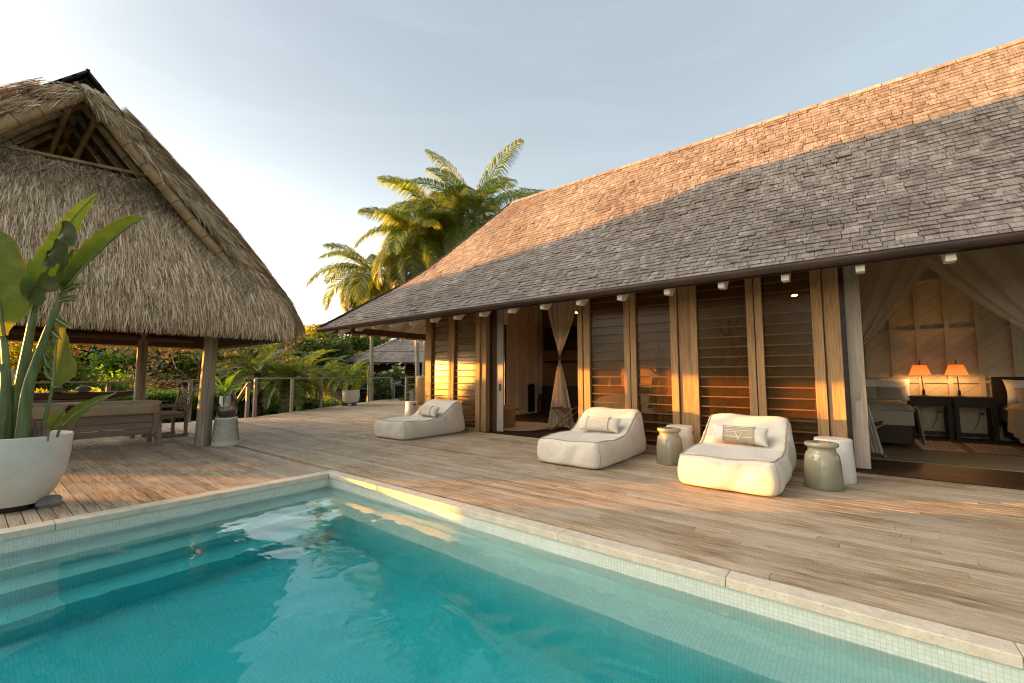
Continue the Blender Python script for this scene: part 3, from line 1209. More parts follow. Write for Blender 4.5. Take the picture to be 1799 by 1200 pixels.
# ---------------------------------------------------------------- inside the house
def lampshade(loc, label, lean):
    r = thing('bedside_lamp', label, 'lamp', loc, 'bedside lamps on the dark tables')
    x, y, z = loc
    m = MB()
    m.lathe([(.075, 0), (.075, .012), (.02, .02)], loc, 20)
    m.tube([(x, y, z + .015), (x, y + lean * .3, z + .2), (x, y + lean, z + .52), (x, y + lean * 1.25, z + .70)], .009, 8)
    m.lathe([(.02, 0), (.026, .03), (.02, .10), (.01, .12)], (x, y + lean * .1, z + .02), 12)
    m.tube([(x, y + lean * 1.2, z + .68), (x, y + lean * 1.35, z + .735), (x, y + lean * 1.55, z + .70), (x, y + lean * 1.5, z + .60)], .006, 6)
    m.build('stem', 'black', r)
    s = MB()
    n = 28
    sx, sy, sz = x, y + lean * 1.5, z + .42
    vs = []
    for rr, zz in ((.175, 0), (.105, .21)):
        vs += [(sx + rr * math.cos(2 * math.pi * k / n), sy + rr * math.sin(2 * math.pi * k / n), sz + zz) for k in range(n)]
    s.add(vs, [[k, (k + 1) % n, n + (k + 1) % n, n + k] for k in range(n)])
    s.build('lamp_shade', 'lampshade', r, smooth=60)
    ld = bpy.data.lights.new('bedside_bulb', 'POINT')
    ld.energy = 2.6
    ld.color = (1, .50, .17)
    ld.shadow_soft_size = .05
    lo = bpy.data.objects.new('bedside_bulb', ld)
    COL.objects.link(lo)
    lo.location = (sx, sy, sz + .02)
    return r


def nightstand(y0, y1, label):
    r = thing('bedside_table', label, 'table', (12.2, (y0 + y1) / 2, .012), 'dark bedside tables')
    x0, x1, zt = 11.98, 12.5, .86
    m = MB()
    m.box(x0 - .02, x1, y0, y1, zt - .03, zt)
    m.build('table_top', 'darkwood', r, bevel=.004)
    m = MB()
    m.box(x0, x1, y0 + .03, y1 - .03, zt - .20, zt - .032)
    m.build('drawer', 'darkwood', r)
    for a in (x0, x1 - .06):
        for b in (y0 + .01, y1 - .07):
            m = MB()
            m.box(a, a + .06, b, b + .06, .012, zt - .031)
            m.build('leg', 'darkwood', r)
    m = MB()
    m.box(x0 + .02, x1 - .02, y0 + .03, y1 - .03, .10, .13)
    m.build('shelf', 'darkwood', r)
    m = MB()
    ym = y0 + .14
    m.tube([(12.48, ym, .70), (12.47, ym + .02, .5), (12.46, ym + .05, .35), (12.45, ym + .12, .2)], .006, 6)
    m.box(12.46, 12.5, ym - .03, ym + .03, .5, .54)
    m.build('cord', 'black', r)
    return r


nightstand(-1.52, -.90, 'dark wooden bedside table beside the bed nearer the sliding door')
nightstand(-2.12, -1.54, 'dark wooden bedside table beside the dark headboard')
lampshade((12.2, -1.15, .86), 'lit orange lamp on the bedside table nearer the sliding door', .025)
lampshade((12.2, -1.66, .86), 'lit orange lamp on the bedside table beside the dark headboard', .012)


def pillow_mesh(c, ax, ay, az, n=14, m_=None, pw=2.6, seam=True):
    """soft cushion: centre, half-vectors (length, height, thickness)"""
    m = m_ or MB()
    c, ax, ay, az = V(c), V(ax), V(ay), V(az)

    def fn(u, v, s):
        a, b = u * 2 - 1, v * 2 - 1
        t = max(0, (1 - abs(a) ** pw) * (1 - abs(b) ** pw)) ** .5
        pin = 1 - .08 * (1 - abs(a) ** 2) * abs(b) ** 3
        pin2 = 1 - .08 * (1 - abs(b) ** 2) * abs(a) ** 3
        return c + ax * a * pin2 + ay * b * pin + az * s * t
    for s in (1, -1):
        m.grid(lambda u, v: fn(u, v, s) if s > 0 else fn(1 - u, v, s), n, n)
    return m


def bed(y0, y1, label, dark):
    r = thing('bed', label, 'bed', (10.9, (y0 + y1) / 2, .012), 'beds in the bedroom')
    m = MB()
    m.box(10.0, 12.45, y0 + .06, y1 - .06, .10, .42)
    m.build('bed_base', 'darkwood', r, bevel=.01)
    m = MB()
    m.grid(lambda u, v: (9.98 + u * 2.1, y0 + v * (y1 - y0), .66 + .12 * min(1, min(v, 1 - v) * 9) ** .5 * min(1, u * 10) ** .5 + .012 * math.sin(u * 17 + v * 9)), 24, 20)
    m.box(10.0, 12.4, y0 + .03, y1 - .03, .42, .66)
    # the cover hangs down at the sides and the foot
    for yy, sg in ((y0, -1), (y1, 1)):
        m.grid(lambda u, v: (9.98 + u * 1.6 - .1 * v, yy + sg * (.02 + .05 * v + .02 * math.sin(u * 30)), .70 - v * (.62 - .25 * u)), 30, 8)
    m.build('cover', 'grey_linen', r, smooth=60)
    m = MB()
    m.box(12.42, 12.50, y0 - .03, y1 + .03, .3, 1.25)
    m.build('headboard', 'darkwood' if dark else 'greyx', r, bevel=.006)
    for k, yy in enumerate((y0 + (y1 - y0) * .27, y0 + (y1 - y0) * .73)):
        pillow_mesh((12.1, yy, .98), (0, .36, 0), (.10, 0, .22), (-.11, 0, .05)).build('pillow', 'white_linen', r, smooth=180)
        pillow_mesh((11.86, yy, .90), (0, .27, 0), (.10, 0, .15), (-.09, 0, .04)).build('small_pillow', 'grey_linen', r, smooth=180)
    return r


bed(-.83, .05, 'bed with grey cover and ruffled white pillows behind the sliding door', False)
bed(-3.75, -2.18, 'bed with grey cover and tall dark headboard at the far side of the lamps', True)

# mats
m = MB()
m.box(8.59, 12.4, -4.5, .06, .012, .022)
tag(m.build('sisal_rug', 'sisal', origin=(10.4, -1.3, .012)), 'large tan sisal rug covering the bedroom floor', 'rug')


def striped_rug(y0, y1, x0, x1, label):
    r = thing('striped_rug', label, 'rug', ((x0 + x1) / 2, (y0 + y1) / 2, .022), 'striped rugs beside the beds')
    m = MB()
    m.box(x0, x1, y0, y1, .022, .030)
    m.build('rug_field', 'black', r)
    m = MB()
    n = 8
    for k in range(n):
        y = y0 + .03 + (y1 - y0 - .06) * k / n
        m.box(x0 + .12, x1 - .12, y, y + (y1 - y0) / n * .45, .030, .033)
    m.build('stripe', 'rug', r)


striped_rug(-1.42, -.84, 10.1, 11.7, 'dark rug with pale stripes lying in front of the bedside table nearer the door')
striped_rug(-2.15, -1.50, 10.15, 11.65, 'dark rug with pale stripes lying beside the bed with the dark headboard')


def xstool(x, y, label, w=.6, dx=.34, h=.50):
    r = thing('folding_stool', label, 'stool', (x, y, .02), 'folding luggage stools')
    m = MB()
    m.grid(lambda u, v: (x - dx / 2 + u * dx, y - w / 2 + v * w, h - .035 * math.sin(math.pi * u) - .0), 10, 2)
    m.grid(lambda u, v: (x - dx / 2 + u * dx, y + w / 2 - v * w, h - .012 - .035 * math.sin(math.pi * u)), 10, 2)
    m.build('seat', 'leather', r, smooth=60)
    for yy in (y - w / 2 + .03, y + w / 2 - .03):
        for s in (-1, 1):
            m = MB()
            m.bar((x + s * dx / 2, yy + s * .012, .03), (x - s * dx / 2, yy + s * .012, h), .022, .04, (0, 1, 0))
            m.build('leg', 'tan', r)
    for s in (-1, 1):
        for z in (h, .035):
            m = MB()
            m.tube([(x + s * dx / 2, y - w / 2, z), (x + s * dx / 2, y + w / 2, z)], .02, 10)
            m.build('rail', 'tan', r)
    return r


# these stools stand with the crossed legs towards the deck
def xstool2(x, y, label, w=.6, h=.52):
    r = thing('folding_stool', label, 'stool', (x, y, .02), 'folding luggage stools')
    d = .4
    m = MB()
    m.grid(lambda u, v: (x - d / 2 + u * d, y - w / 2 + v * w, h + .02 - .05 * math.sin(math.pi * v)), 4, 12)
    m.grid(lambda u, v: (x + d / 2 - u * d, y - w / 2 + v * w, h + .008 - .05 * math.sin(math.pi * v)), 4, 12)
    m.build('seat', 'leather', r, smooth=60)
    for xx in (x - d / 2 + .03, x + d / 2 - .03):
        for s in (-1, 1):
            m = MB()
            m.bar((xx + s * .012, y + s * w / 2, .03), (xx + s * .012, y - s * w / 2, h), .022, .036, (1, 0, 0))
            m.build('leg', 'tan', r)
    for s in (-1, 1):
        for z in (h + .005, .04):
            m = MB()
            m.tube([(x - d / 2 - .03, y + s * w / 2, z), (x + d / 2 + .03, y + s * w / 2, z)], .019, 10)
            m.build('rail', 'tan', r)
    return r


xstool2(8.75, 5.28, 'folding stool with brown seat standing by the gathered white curtain', .56)
xstool2(9.0, -.02, 'folding stool with crossed tan legs half hidden by the sliding door', .66)

# gathered white curtain / bed net in the far bedroom
def net_fold(top, tie, bot, label, mat, n=40):
    r = thing('gathered_curtain', label, 'curtain', (tie[0], tie[1], .02))
    m = MB()

    def fn(u, v):
        # v 0 top .. 1 bottom, pinched at the tie
        if v < .45:
            k = v / .45
            k2 = k ** 1.25
            y = (top[0] + (top[1] - top[0]) * u) * (1 - k2) + (tie[1] + (u - .5) * .05) * k2
            z = top[2] * (1 - k) + tie[2] * k
            w = .05 * (1 - k) + .02
        else:
            k = (v - .45) / .55
            k2 = k ** .8
            y = (tie[1] + (u - .5) * .05) * (1 - k2) + (bot[0] + (bot[1] - bot[0]) * u) * k2
            z = tie[2] * (1 - k) + .05 * k
            w = .03 + .05 * k
        x = tie[0] + math.sin(u * 34 + 1.3 * math.sin(u * 9)) * w + .02 * math.sin(u * 70 + v * 3)
        return (x, y, z)
    m.grid(fn, 90, 40)
    m.build('fabric', mat, r, smooth=180)
    t = MB()
    t.lathe([(.055, -.02), (.065, 0), (.055, .02)], tie, 14)
    t.build('tie', 'logwood', r)
    return r


net_fold((5.98, 5.08, 3.1), (9.0, 5.61, 1.70), (5.97, 5.22), 'long white curtain tied at mid height in the open doorway', 'curtain')

# bed net of the near bedroom: two swags drawn apart
r = thing('bed_net', 'sheer tent-like bed net drawn apart above the lamps', 'bed net', (8.6, -.98, 0))


def swag(yc, y_far, tie, seed):
    m = MB()

    def fn(u, v):
        # u: across the gathered width, from the inner edge to the outer edge; v: from the crown to the tie
        y0 = yc + (y_far - yc) * u
        z0 = 3.12
        k = v ** (1.0)
        sag = -.10 * math.sin(math.pi * v) * (1 - u)
        y = y0 * (1 - k) + tie[1] * k
        z = z0 * (1 - k) + (tie[2] + .10 * (1 - u)) * k + sag * 1.2
        x = 8.6 + .05 * math.sin(u * 38 + seed + 2 * math.sin(u * 7)) * (1 - .7 * v) + .1 * u
        return (x, y, z)
    m.grid(fn, 90, 24)
    return m


swag(-1.12, .25, (8.6, .02, 1.42), 0).build('net_panel', 'net', r, smooth=180)
swag(-.76, -2.9, (8.6, -2.35, 1.30), 2).build('net_panel', 'net', r, smooth=180)
m = MB()
m.grid(lambda u, v: (8.75 + .04 * math.sin(u * 40), .02 - .30 * u * v ** .7 - .05 * v, 1.5 - 1.42 * v), 40, 20)
m.build('net_tail', 'curtain', r, smooth=180)


def coat_tree(x, y, label, hats, bag):
    r = thing('coat_stand', label, 'coat stand', (x, y, .012), 'branch coat stands')
    m = MB()
    random.seed(int(y * 100))
    m.tube([(x, y, .02), (x + .02, y - .02, .7), (x - .01, y + .01, 1.3), (x + .02, y, 1.85), (x, y + .03, 2.28)], [.075, .06, .052, .045, .035], 12)
    for k in range(9):
        z = .75 + k * .17
        a = random.uniform(0, 6.28)
        L = random.uniform(.22, .36)
        m.tube([(x, y, z), (x + .5 * L * math.cos(a), y + .5 * L * math.sin(a), z + .10), (x + L * math.cos(a), y + L * math.sin(a), z + .24)], [.028, .02, .012], 8)
    m.lathe([(.2, 0), (.2, .03), (.06, .05)], (x, y, .012), 20)
    m.build('branch_post', 'branch', r, smooth=60)
    for dx, dy, z, s in hats:
        h = MB()
        prof = [(.19, .0), (.185, .008), (.10, .02), (.095, .09), (.07, .115), (.01, .12)]
        h.lathe(prof, (0, 0, 0), 28)
        rot = Matrix.Rotation(R_(72), 4, 'Y') @ Matrix.Rotation(R_(s), 4, 'X')
        h.v = [tuple(rot @ V(v) + V((x + dx, y + dy, z))) for v in h.v]
        tag(h.build('straw_hat', 'sisal', origin=(x + dx, y + dy, z), smooth=40), 'straw hat hanging on the %s' % label.split(' holding')[0].split(' with')[0].lower(), 'hat', 'hats on the coat stands')
    b = MB()
    bx, by, bz = bag
    b.grid(lambda u, v: (x - .10 + .05 * math.sin(u * 20), y + by + (u - .5) * (.06 + .30 * v), bz - .62 * v), 40, 14)
    b.grid(lambda u, v: (x - .02 - .05 * math.sin(u * 20), y + by + (.5 - u) * (.06 + .30 * v), bz - .62 * v), 40, 14)
    tag(b.build('cloth_bag', 'grey_linen', origin=(x, y + by, bz), smooth=180), 'pale cloth bag hanging from the %s' % label.split(' holding')[0].split(' with')[0].lower(), 'bag', 'bags on the coat stands')


coat_tree(8.6, 3.02, 'coat stand made of a branch holding dark hats behind the middle louvres', [(-.12, .17, 1.95, 25), (-.1, -.2, 2.0, -20)], (-.12, .06, 1.25))
coat_tree(8.6, 1.68, 'pale branch coat stand with one straw hat behind the near louvres', [(-.12, .27, 1.62, 10)], (-.12, .17, 1.15))

# far bedroom: round rug, chair, bed corner, things along the end wall
m = MB()
m.lathe([(1.0, 0), (1.0, .010), (.96, .014)], (8.7, 6.75, .012), 64)
tag(m.build('round_rug', 'rug', origin=(8.7, 6.75, .012)), 'pale round braided rug inside the open doorway', 'rug')
r = thing('slipcovered_chair', 'rounded chair with an ochre throw just inside the far doorway', 'chair', (8.25, 6.9, .02))
m = MB()
m.grid(lambda u, v: (8.25 + .42 * math.cos(6.283 * u), 6.95 + .45 * math.sin(6.283 * u), .03 + .45 * v), 40, 6)
pillow_mesh((8.25, 6.95, .47), (.44, 0, 0), (0, .47, 0), (0, 0, .09), m_=m)
m.build('seat', 'throw', r, smooth=180)
pillow_mesh((8.30, 7.2, .78), (.34, 0, 0), (0, .12, .34), (0, .10, -.03)).build('backrest', 'throw', r, smooth=180)
m = MB()
m.box(11.65, 11.98, 8.44, 8.52, .09, .98)
m.box(11.72, 11.91, 8.42, 8.50, .98, 1.02)
tag(m.build('black_case', 'black', origin=(11.8, 8.48, .09), bevel=.02), 'tall black case leaning against the white end wall', 'case')
r = thing('fire_extinguisher', 'dark red fire extinguisher standing by the white end wall', 'fire extinguisher', (12.15, 8.35, .012))
m = MB()
m.lathe([(.09, 0), (.095, .02), (.095, .48), (.05, .56), (.03, .60)], (12.15, 8.35, .012), 20)
m.build('cylinder', 'red', r, smooth=40)
m = MB()
m.lathe([(.03, 0), (.03, .06)], (12.15, 8.35, .612), 12)
m.bar((12.15, 8.35, .67), (12.02, 8.33, .70), .02, .02)
m.tube([(12.15, 8.33, .64), (12.05, 8.28, .66), (12.02, 8.27, .5), (12.04, 8.27, .3)], .011, 8)
m.build('valve', 'black', r)
m = MB()
m.box(12.30, 12.52, 8.2, 8.45, .012, .36)
m.lathe([(.10, .36), (.13, .45), (.12, .56), (.05, .62)], (12.41, 8.32, 0), 14)
tag(m.build('small_basket', 'logwood', origin=(12.41, 8.32, .012), smooth=40), 'small dark basket standing in the corner of the end wall', 'basket')
r = thing('bed', 'white covered bed seen beyond the tied curtain', 'bed', (10.4, 4.3, .012), 'beds in the bedroom')
m = MB()
m.box(9.6, 11.6, 3.5, 5.05, .1, .40)
m.build('bed_base', 'darkwood', r)
m = MB()
m.grid(lambda u, v: (9.55 + u * 2.1, 3.45 + v * 1.65, .42 + .38 * (max(0, 1 - abs(u * 2 - 1) ** 6) * max(0, 1 - abs(v * 2 - 1) ** 6)) ** .4 + .01 * math.sin(u * 21 + 7 * v)), 30, 24)
m.build('cover', 'white_linen', r, smooth=180)
r = thing('kitchen_cabinet', 'dark cabinet with a shelf standing against the back wall behind the curtain', 'cabinet', (12.3, 6.6, .012))
m = MB()
m.box(12.05, 12.58, 5.0, 8.2, .012, .95)
m.build('body', 'darkwood', r)
m = MB()
m.box(12.2, 12.58, 5.0, 8.2, 1.72, 1.78)
m.box(12.2, 12.58, 5.0, 8.2, 2.15, 2.9)
m.build('shelf', 'darkwood', r)
for k in range(6):
    m = MB()
    m.lathe([(.035, 0), (.035, .14), (.015, .18), (.015, .22)], (12.25, 5.55 + k * .28, .95 if k % 2 else 1.78), 12)
    tag(m.build('bottle', 'steel', origin=(12.25, 5.55 + k * .28, .95), smooth=40), 'small bottle standing on the dark cabinet behind the curtain', 'bottle', 'bottles on the dark cabinet')

# ================================================================ DECK FURNITURE
def lounger(cy, label, x0=5.20, x1=6.99, w=1.05, first=None):
    if first is not None:
        return dup(first, (x0 - 5.20 + (5.20 + 6.99) / 2, cy, 0), label, 0, 'bean bag loungers facing the pool')
    xc = (x0 + x1) / 2
    r = thing('lounger', label, 'lounger', (xc, cy, 0), 'bean bag loungers facing the pool')
    L = x1 - x0

    def top(x):
        s = (x - x0) / L
        a = .36 + .03 * s
        k = min(1, max(0, (s - .50) / .36))
        k = k * k * (3 - 2 * k)
        h = a + .335 * k
        if s > .92:
            h -= (s - .92) * .9
        return h

    def shape(p):
        u, v, ww = p
        q = np.array(p)
        nrm = (np.abs(q) ** 12).sum() ** (1 / 12)
        q = q / nrm
        u, v, ww = q
        s = (u + 1) / 2
        x = x0 + L * s
        # the back slopes outward towards the floor, the front bulges
        hh = (ww + 1) / 2
        if s > .5:
            x -= (s - .5) * 2 * .13 * hh ** 1.5
        z = top(x) * hh
        bul = 1 - (2 * hh - 1) ** 2
        y = cy + v * (w / 2) * (.95 + .075 * bul) * (1 - .10 * hh * max(0, s - .5))
        if u < -.8:
            x -= .035 * bul * (1 - v * v)
        # soft dents and puckers
        z += .009 * math.sin(7 * x + 3 * y) * hh + .007 * math.sin(11 * y - 4 * x + 1) * hh
        dip = (1 - v * v) * (1 - u * u)
        if ww > .8:
            z -= .018 * dip
            z += .014 * abs(v) ** 6 * (u < -.5)
        y += .008 * math.sin(9 * x + 5 * z) * (abs(v) > .8) * bul
        x += .006 * math.sin(13 * y + 7 * z) * (u < -.8)
        # slack folds in the sides and front
        if ww < .8:
            y += .010 * math.sin(15 * x + 9 * z + 2 * math.sin(7 * x)) * bul * math.copysign(1, v) * (abs(v) > .8)
            x += .009 * math.sin(13 * y + 11 * z + 2 * math.sin(6 * y)) * bul * (u < -.8)
        # puckers running down from the seam
        if abs(v) > .85:
            y += .004 * math.sin(58 * x) * hh ** 3 * math.copysign(1, v)
        if u < -.85:
            x += .004 * math.sin(60 * y) * hh ** 3
        return (x, y, max(0.001, z))
    m = MB()
    n = 34
    for ax in range(3):
        for sg in (-1, 1):
            def fn(a, b):
                p = [0, 0, 0]
                p[ax] = sg
                p[(ax + 1) % 3] = a * 2 - 1
                p[(ax + 2) % 3] = (b * 2 - 1) * sg
                return shape(p)
            m.grid(fn, n, n)
    o = m.build('body', 'linen', r, smooth=180)
    wl = o.modifiers.new('weld', 'WELD')
    wl.merge_threshold = .0008
    t = MB()
    e = .93
    path = [shape((k, -.985, e)) for k in np.linspace(-.95, .93, 50)]
    for side in (-1, 1):
        t.tube([shape((k, side, .985)) for k in np.linspace(-.985, .96, 60)], .012, 6)
    for u in (-1, ):
        t.tube([shape((u, k, .985)) for k in np.linspace(-.985, .985, 40)], .012, 6)
    t.tube([shape((.985, k, .985)) for k in np.linspace(-.985, .985, 40)], .012, 6)
    t.build('piping', 'linen_tan', r, smooth=180)
    t = MB()
    for sy in (-1, 1):
        t.tube([shape((-.985, sy * .985, k)) for k in np.linspace(-.9, .985, 16)], .004, 5)
    t.build('seam', 'linen_tan', r, smooth=180)
    return r


lg = lounger(1.15, 'nearest cream bean bag lounger beside the glazed green stool at the open bedroom door')
lounger(3.20, 'middle cream bean bag lounger in front of the wide louvre windows', 5.27, first=lg)
lounger(7.43, 'farthest cream bean bag lounger at the end of the house', 5.36, first=lg)


def bolster(c, label, style, ry=0):
    r = thing('bolster_cushion', label, 'cushion', c, 'bolster cushions on the loungers')
    th = R_(38)
    ax = V((math.sin(ry), math.cos(ry), 0)) * .315
    ay = V((math.sin(th) * .8, 0, math.cos(th))).normalized() * .115
    az = V((-math.cos(th), 0, math.sin(th) * .8)).normalized() * .085

    def P(a, b, s, off=0):
        t = max(0, (1 - abs(a) ** 5) * (1 - abs(b) ** 2.2)) ** .5
        pin = 1 - .10 * (1 - a * a) * abs(b) ** 3 + .10 * abs(a) ** 4
        return V(c) + ax * a * (1 + .05 * abs(b) ** 3) + ay * b * pin * (1 + off * 4) + az * s * (t + off * 9 + .01)
    m = MB()
    for s in (1, -1):
        m.grid(lambda u, v: P(u * 2 - 1, (v * 2 - 1) * s, s), 36, 18)
    m.build('cushion', 'linen', r, smooth=180)
    p = MB()
    for s in (1, -1):
        p.grid(lambda u, v: P((u * 2 - 1) * .54, (v * 2 - 1) * s, s, .012), 24, 18)
    p.build('panel', 'linen_tan' if style == 'lines' else 'linen', r, smooth=180)
    q = MB()
    if style == 'lines':
        for b in (-.55, .15, .52, .75):
            q.tube([P(a, b, 1, .019) for a in np.linspace(-.52, .52, 24)], .004, 5)
        for a0, a1 in ((-.18, .02), (.12, -.06)):
            q.tube([P(a0 + (a1 - a0) * k, -.05 - .75 * k, 1, .019) for k in np.linspace(0, 1, 10)], .004, 5)
        q.tube([P(a, -.05, 1, .019) for a in np.linspace(-.15, .45, 12)], .004, 5)
        q.build('stitching', 'white', r)
    else:
        for k in range(9):
            f = -.75 + k * .19
            q.tube([P(a, min(.93, max(-.93, f + .55 * abs(a + .05) * (1 if style == 'chevron' else -1))), 1, .018) for a in np.linspace(-.5, .5, 30)], .003, 5)
        q.build('stitching', 'white', r)
    s = MB()
    for a in (-.55, .55):
        for sg in (1, -1):
            s.tube([P(a, b, sg, .018) for b in np.linspace(-.98, .98, 20)], .004, 5)
    s.build('piping', 'linen_tan', r)
    return r


bolster((6.20, 1.17, .505), 'bolster cushion with a tan middle and white lines on the nearest lounger', 'lines', .05)
bolster((6.24, 3.16, .505), 'cream bolster cushion with stitched chevrons on the middle lounger', 'chevron', -.1)
bolster((6.32, 7.30, .505), 'cream bolster cushion with fine stitching on the farthest lounger', 'plain', .12)


def green_stool(x, y, label, first=None):
    if first is not None:
        return dup(first, (x, y, 0), label, .4, 'glazed green garden stools')
    o = MB()
    prof = [(.188, 0), (.192, .012), (.19, .03), (.183, .12), (.177, .24), (.170, .32), (.163, .365), (.150, .392), (.138, .402), (.134, .412),
            (.134, .44), (.138, .452), (.152, .458), (.160, .466), (.164, .480), (.162, .497), (.152, .507), (.130, .510), (.02, .508)]
    o.lathe(prof, (x, y, 0), 56)
    return tag(o.build('garden_stool', 'celadon', origin=(x, y, 0), smooth=50), label, 'stool', 'glazed green garden stools')


gs = green_stool(6.10, .31, 'glazed green pottery stool beside the nearest lounger and the open bedroom door')
green_stool(6.40, 2.13, 'glazed green pottery stool standing between the middle and nearest loungers', gs)


def white_stool(x, y, label, first=None, rz=0, rr=1.):
    if first is not None:
        return dup(first, (x, y, 0), label, rz, 'white drum side tables')
    r = thing('drum_table', label, 'side table', (x, y, 0), 'white drum side tables')
    m = MB()
    m.lathe([(.205, 0), (.21, .01), (.204, .16), (.196, .34), (.192, .485), (.186, .5), (.02, .502)], (x, y, 0), 56)
    m.build('body', 'ceramic_white', r, smooth=40)
    h = MB()
    # hand hole: a dark rounded slot following the wall
    for k in range(8):
        a = R_(-102 + k * 3.2)
        b = R_(-102 + (k + 1) * 3.2)
        p, q = V((math.cos(a), math.sin(a), 0)) * .1965, V((math.cos(b), math.sin(b), 0)) * .1965
        zz = .022 if 0 < k < 7 else .015
        h.add([V((x, y, .41 - zz)) + p, V((x, y, .41 - zz)) + q, V((x, y, .41 + zz)) + q, V((x, y, .41 + zz)) + p], [[0, 1, 2, 3]])
    h.build('hand_hole', 'black', r)
    return r


ws = white_stool(6.62, .22, 'white drum table behind the green stool at the open bedroom door')
white_stool(6.86, 2.12, 'white drum table behind the green stool between two loungers', ws, .1)
white_stool(8.52, 10.62, 'white drum table standing behind the farthest lounger', ws, -.2)

# tall rounded cabinet by the house end, small grey planter beside it
r = thing('outdoor_cabinet', 'tall rounded bronze brown cabinet standing by the corner of the house', 'cabinet', (11.9, 13.9, 0))


def capsule(z0, z1, grow=0):
    m = MB()
    du, dv = V((.60, -.80, 0)), V((.80, .60, 0))
    pts = []
    for k in range(36):
        th = 2 * math.pi * k / 36
        c, s = math.cos(th), math.sin(th)
        pts.append(du * (.42 + grow) * math.copysign(abs(c) ** .6, c) + dv * (.30 + grow) * math.copysign(abs(s) ** .6, s))
    return m, pts


def loft(levels, mat, name):
    m, pts = capsule(0, 0)
    vs = []
    for z, sc in levels:
        vs += [V((11.85, 13.85, z)) + p * sc for p in pts]
    n = 36
    m.add(vs, [[i * n + k, i * n + (k + 1) % n, (i + 1) * n + (k + 1) % n, (i + 1) * n + k] for i in range(len(levels) - 1) for k in range(n)] +
          [list(range(n))[::-1], [(len(levels) - 1) * n + k for k in range(n)]])
    return m.build(name, mat, r, smooth=50)


M['bronze'] = surf('brown_lacquer', (.24, .14, .05), (.34, .20, .075), ns=2, rough=.35, spec=.5, bump=.03)
loft([(.10, .45), (.12, .7), (.18, .9), (.28, .99), (1.08, 1)], 'bronze', 'body')
loft([(1.09, 1.01), (1.20, 1.01), (1.26, .95), (1.29, .8), (1.30, .5)], 'bronze', 'lid')
loft([(0, .3), (.10, .22)], 'black', 'foot')
m = MB()
m.lathe([(.17, 0), (.22, .3), (.25, .62), (.22, .62), (.21, .56), (.02, .55)], (12.25, 15.05, 0), 24)
tag(m.build('grey_planter', 'stone', origin=(12.25, 15.05, 0), smooth=40), 'small dark grey planter beside the bronze cabinet', 'planter')

# carved pedestal stool with a glass vase
r = thing('carved_stool', 'white fretwork garden stool carrying a glass vase beside the thatch post', 'stool', (3.06, 9.16, 0))
m = MB()
px0, py0 = 3.06, 9.16
m.lathe([(.212, 0), (.216, .012), (.214, .055), (.222, .07)], (px0, py0, 0), 48)
m.lathe([(.208, .07), (.208, .10), (.165, .475)], (px0, py0, 0), 48)
m.lathe([(.175, .475), (.18, .482), (.176, .502), (.02, .505)], (px0, py0, 0), 48)
m.build('body', 'concrete', r, smooth=40)
m = MB()
for i in range(30):
    for j in range(13):
        z = .095 + j * .0295
        a = 2 * math.pi * (i + .5 * (j % 2)) / 30
        rr = .216 - (z - .08) / .40 * .046 + .002
        tg = V((-math.sin(a), math.cos(a), 0))
        ra = V((math.cos(a), math.sin(a), -.10)).normalized()
        upv = V((math.cos(a) * -.115, math.sin(a) * -.115, 1)).normalized()
        s = random.choice((-1, 1)) * R_(42)
        d1 = tg * math.cos(s) + upv * math.sin(s)
        d2 = ra.cross(d1)
        m.obox(V((px0 + rr * math.cos(a), py0 + rr * math.sin(a), z)), d1 * .0185, d2 * .0036, ra * .004)
m.build('fretwork', 'fret', r)
r = thing('glass_vase', 'smoky glass vase with white shells standing on the fretwork stool', 'vase', (px0, py0, .506))
m = MB()
prof = [(.11, .508), (.135, .52), (.158, .56), (.166, .64), (.158, .76), (.150, .86), (.146, .90)]
n = 44
vs = []
for rr, z in prof:
    vs += [(px0 + rr * math.cos(6.2832 * k / n), py0 + rr * math.sin(6.2832 * k / n), z) for k in range(n)]
m.add(vs, [[i * n + k, i * n + (k + 1) % n, (i + 1) * n + (k + 1) % n, (i + 1) * n + k] for i in range(len(prof) - 1) for k in range(n)] + [list(range(n))[::-1]])
o = m.build('bowl', 'vase', r, smooth=180)
m = MB()
m.lathe([(.108, .511), (.13, .522), (.154, .56), (.160, .62), (.02, .63)], (px0, py0, 0), 32)
m.build('gravel', 'stone', r, smooth=40)
m = MB()
pillow_mesh((px0 - .06, py0 - .03, .68), (.07, .03, .03), (-.02, .04, .06), (.03, -.03, .03), 10, m)
pillow_mesh((px0 + .05, py0 - .05, .655), (.04, .03, .0), (-.01, .02, .025), (.02, -.03, .02), 10, m)
m.build('shell', 'ceramic_white', r, smooth=180)

# ================================================================ THATCHED PAVILION
pav = thing('thatched_pavilion', 'open sided pavilion with a steep thatched roof on log posts', 'pavilion', (.88, 11.1, 0))
PXC, PZR = .88, 5.72           # ridge pole
PE0, PE1 = -2.36, 4.12         # eaves in x
PF, PB = 8.60, 13.65           # eaves in y
PEZ = 1.97
GY0, GY1 = 9.25, 13.0          # gable planes
SLP = 1.165                    # slope of the long sides


def side_x(z, off=0.):
    """outer thatch surface of the right slope: x for a height"""
    return float(np.interp(z, (1.5, 1.97, 2.4, 2.8, 3.4, 4.02, 4.75, 5.42, 5.93), (4.15, 4.14, 4.06, 3.84, 3.36, 2.84, 2.14, 1.42, PXC))) + off


def front_y(z):
    if z < 2.7:
        return PF + .10 * ((z - PEZ) / .73) ** 2
    return PF + .10 + .44 * (z - 2.7)


ZTOP = 4.62


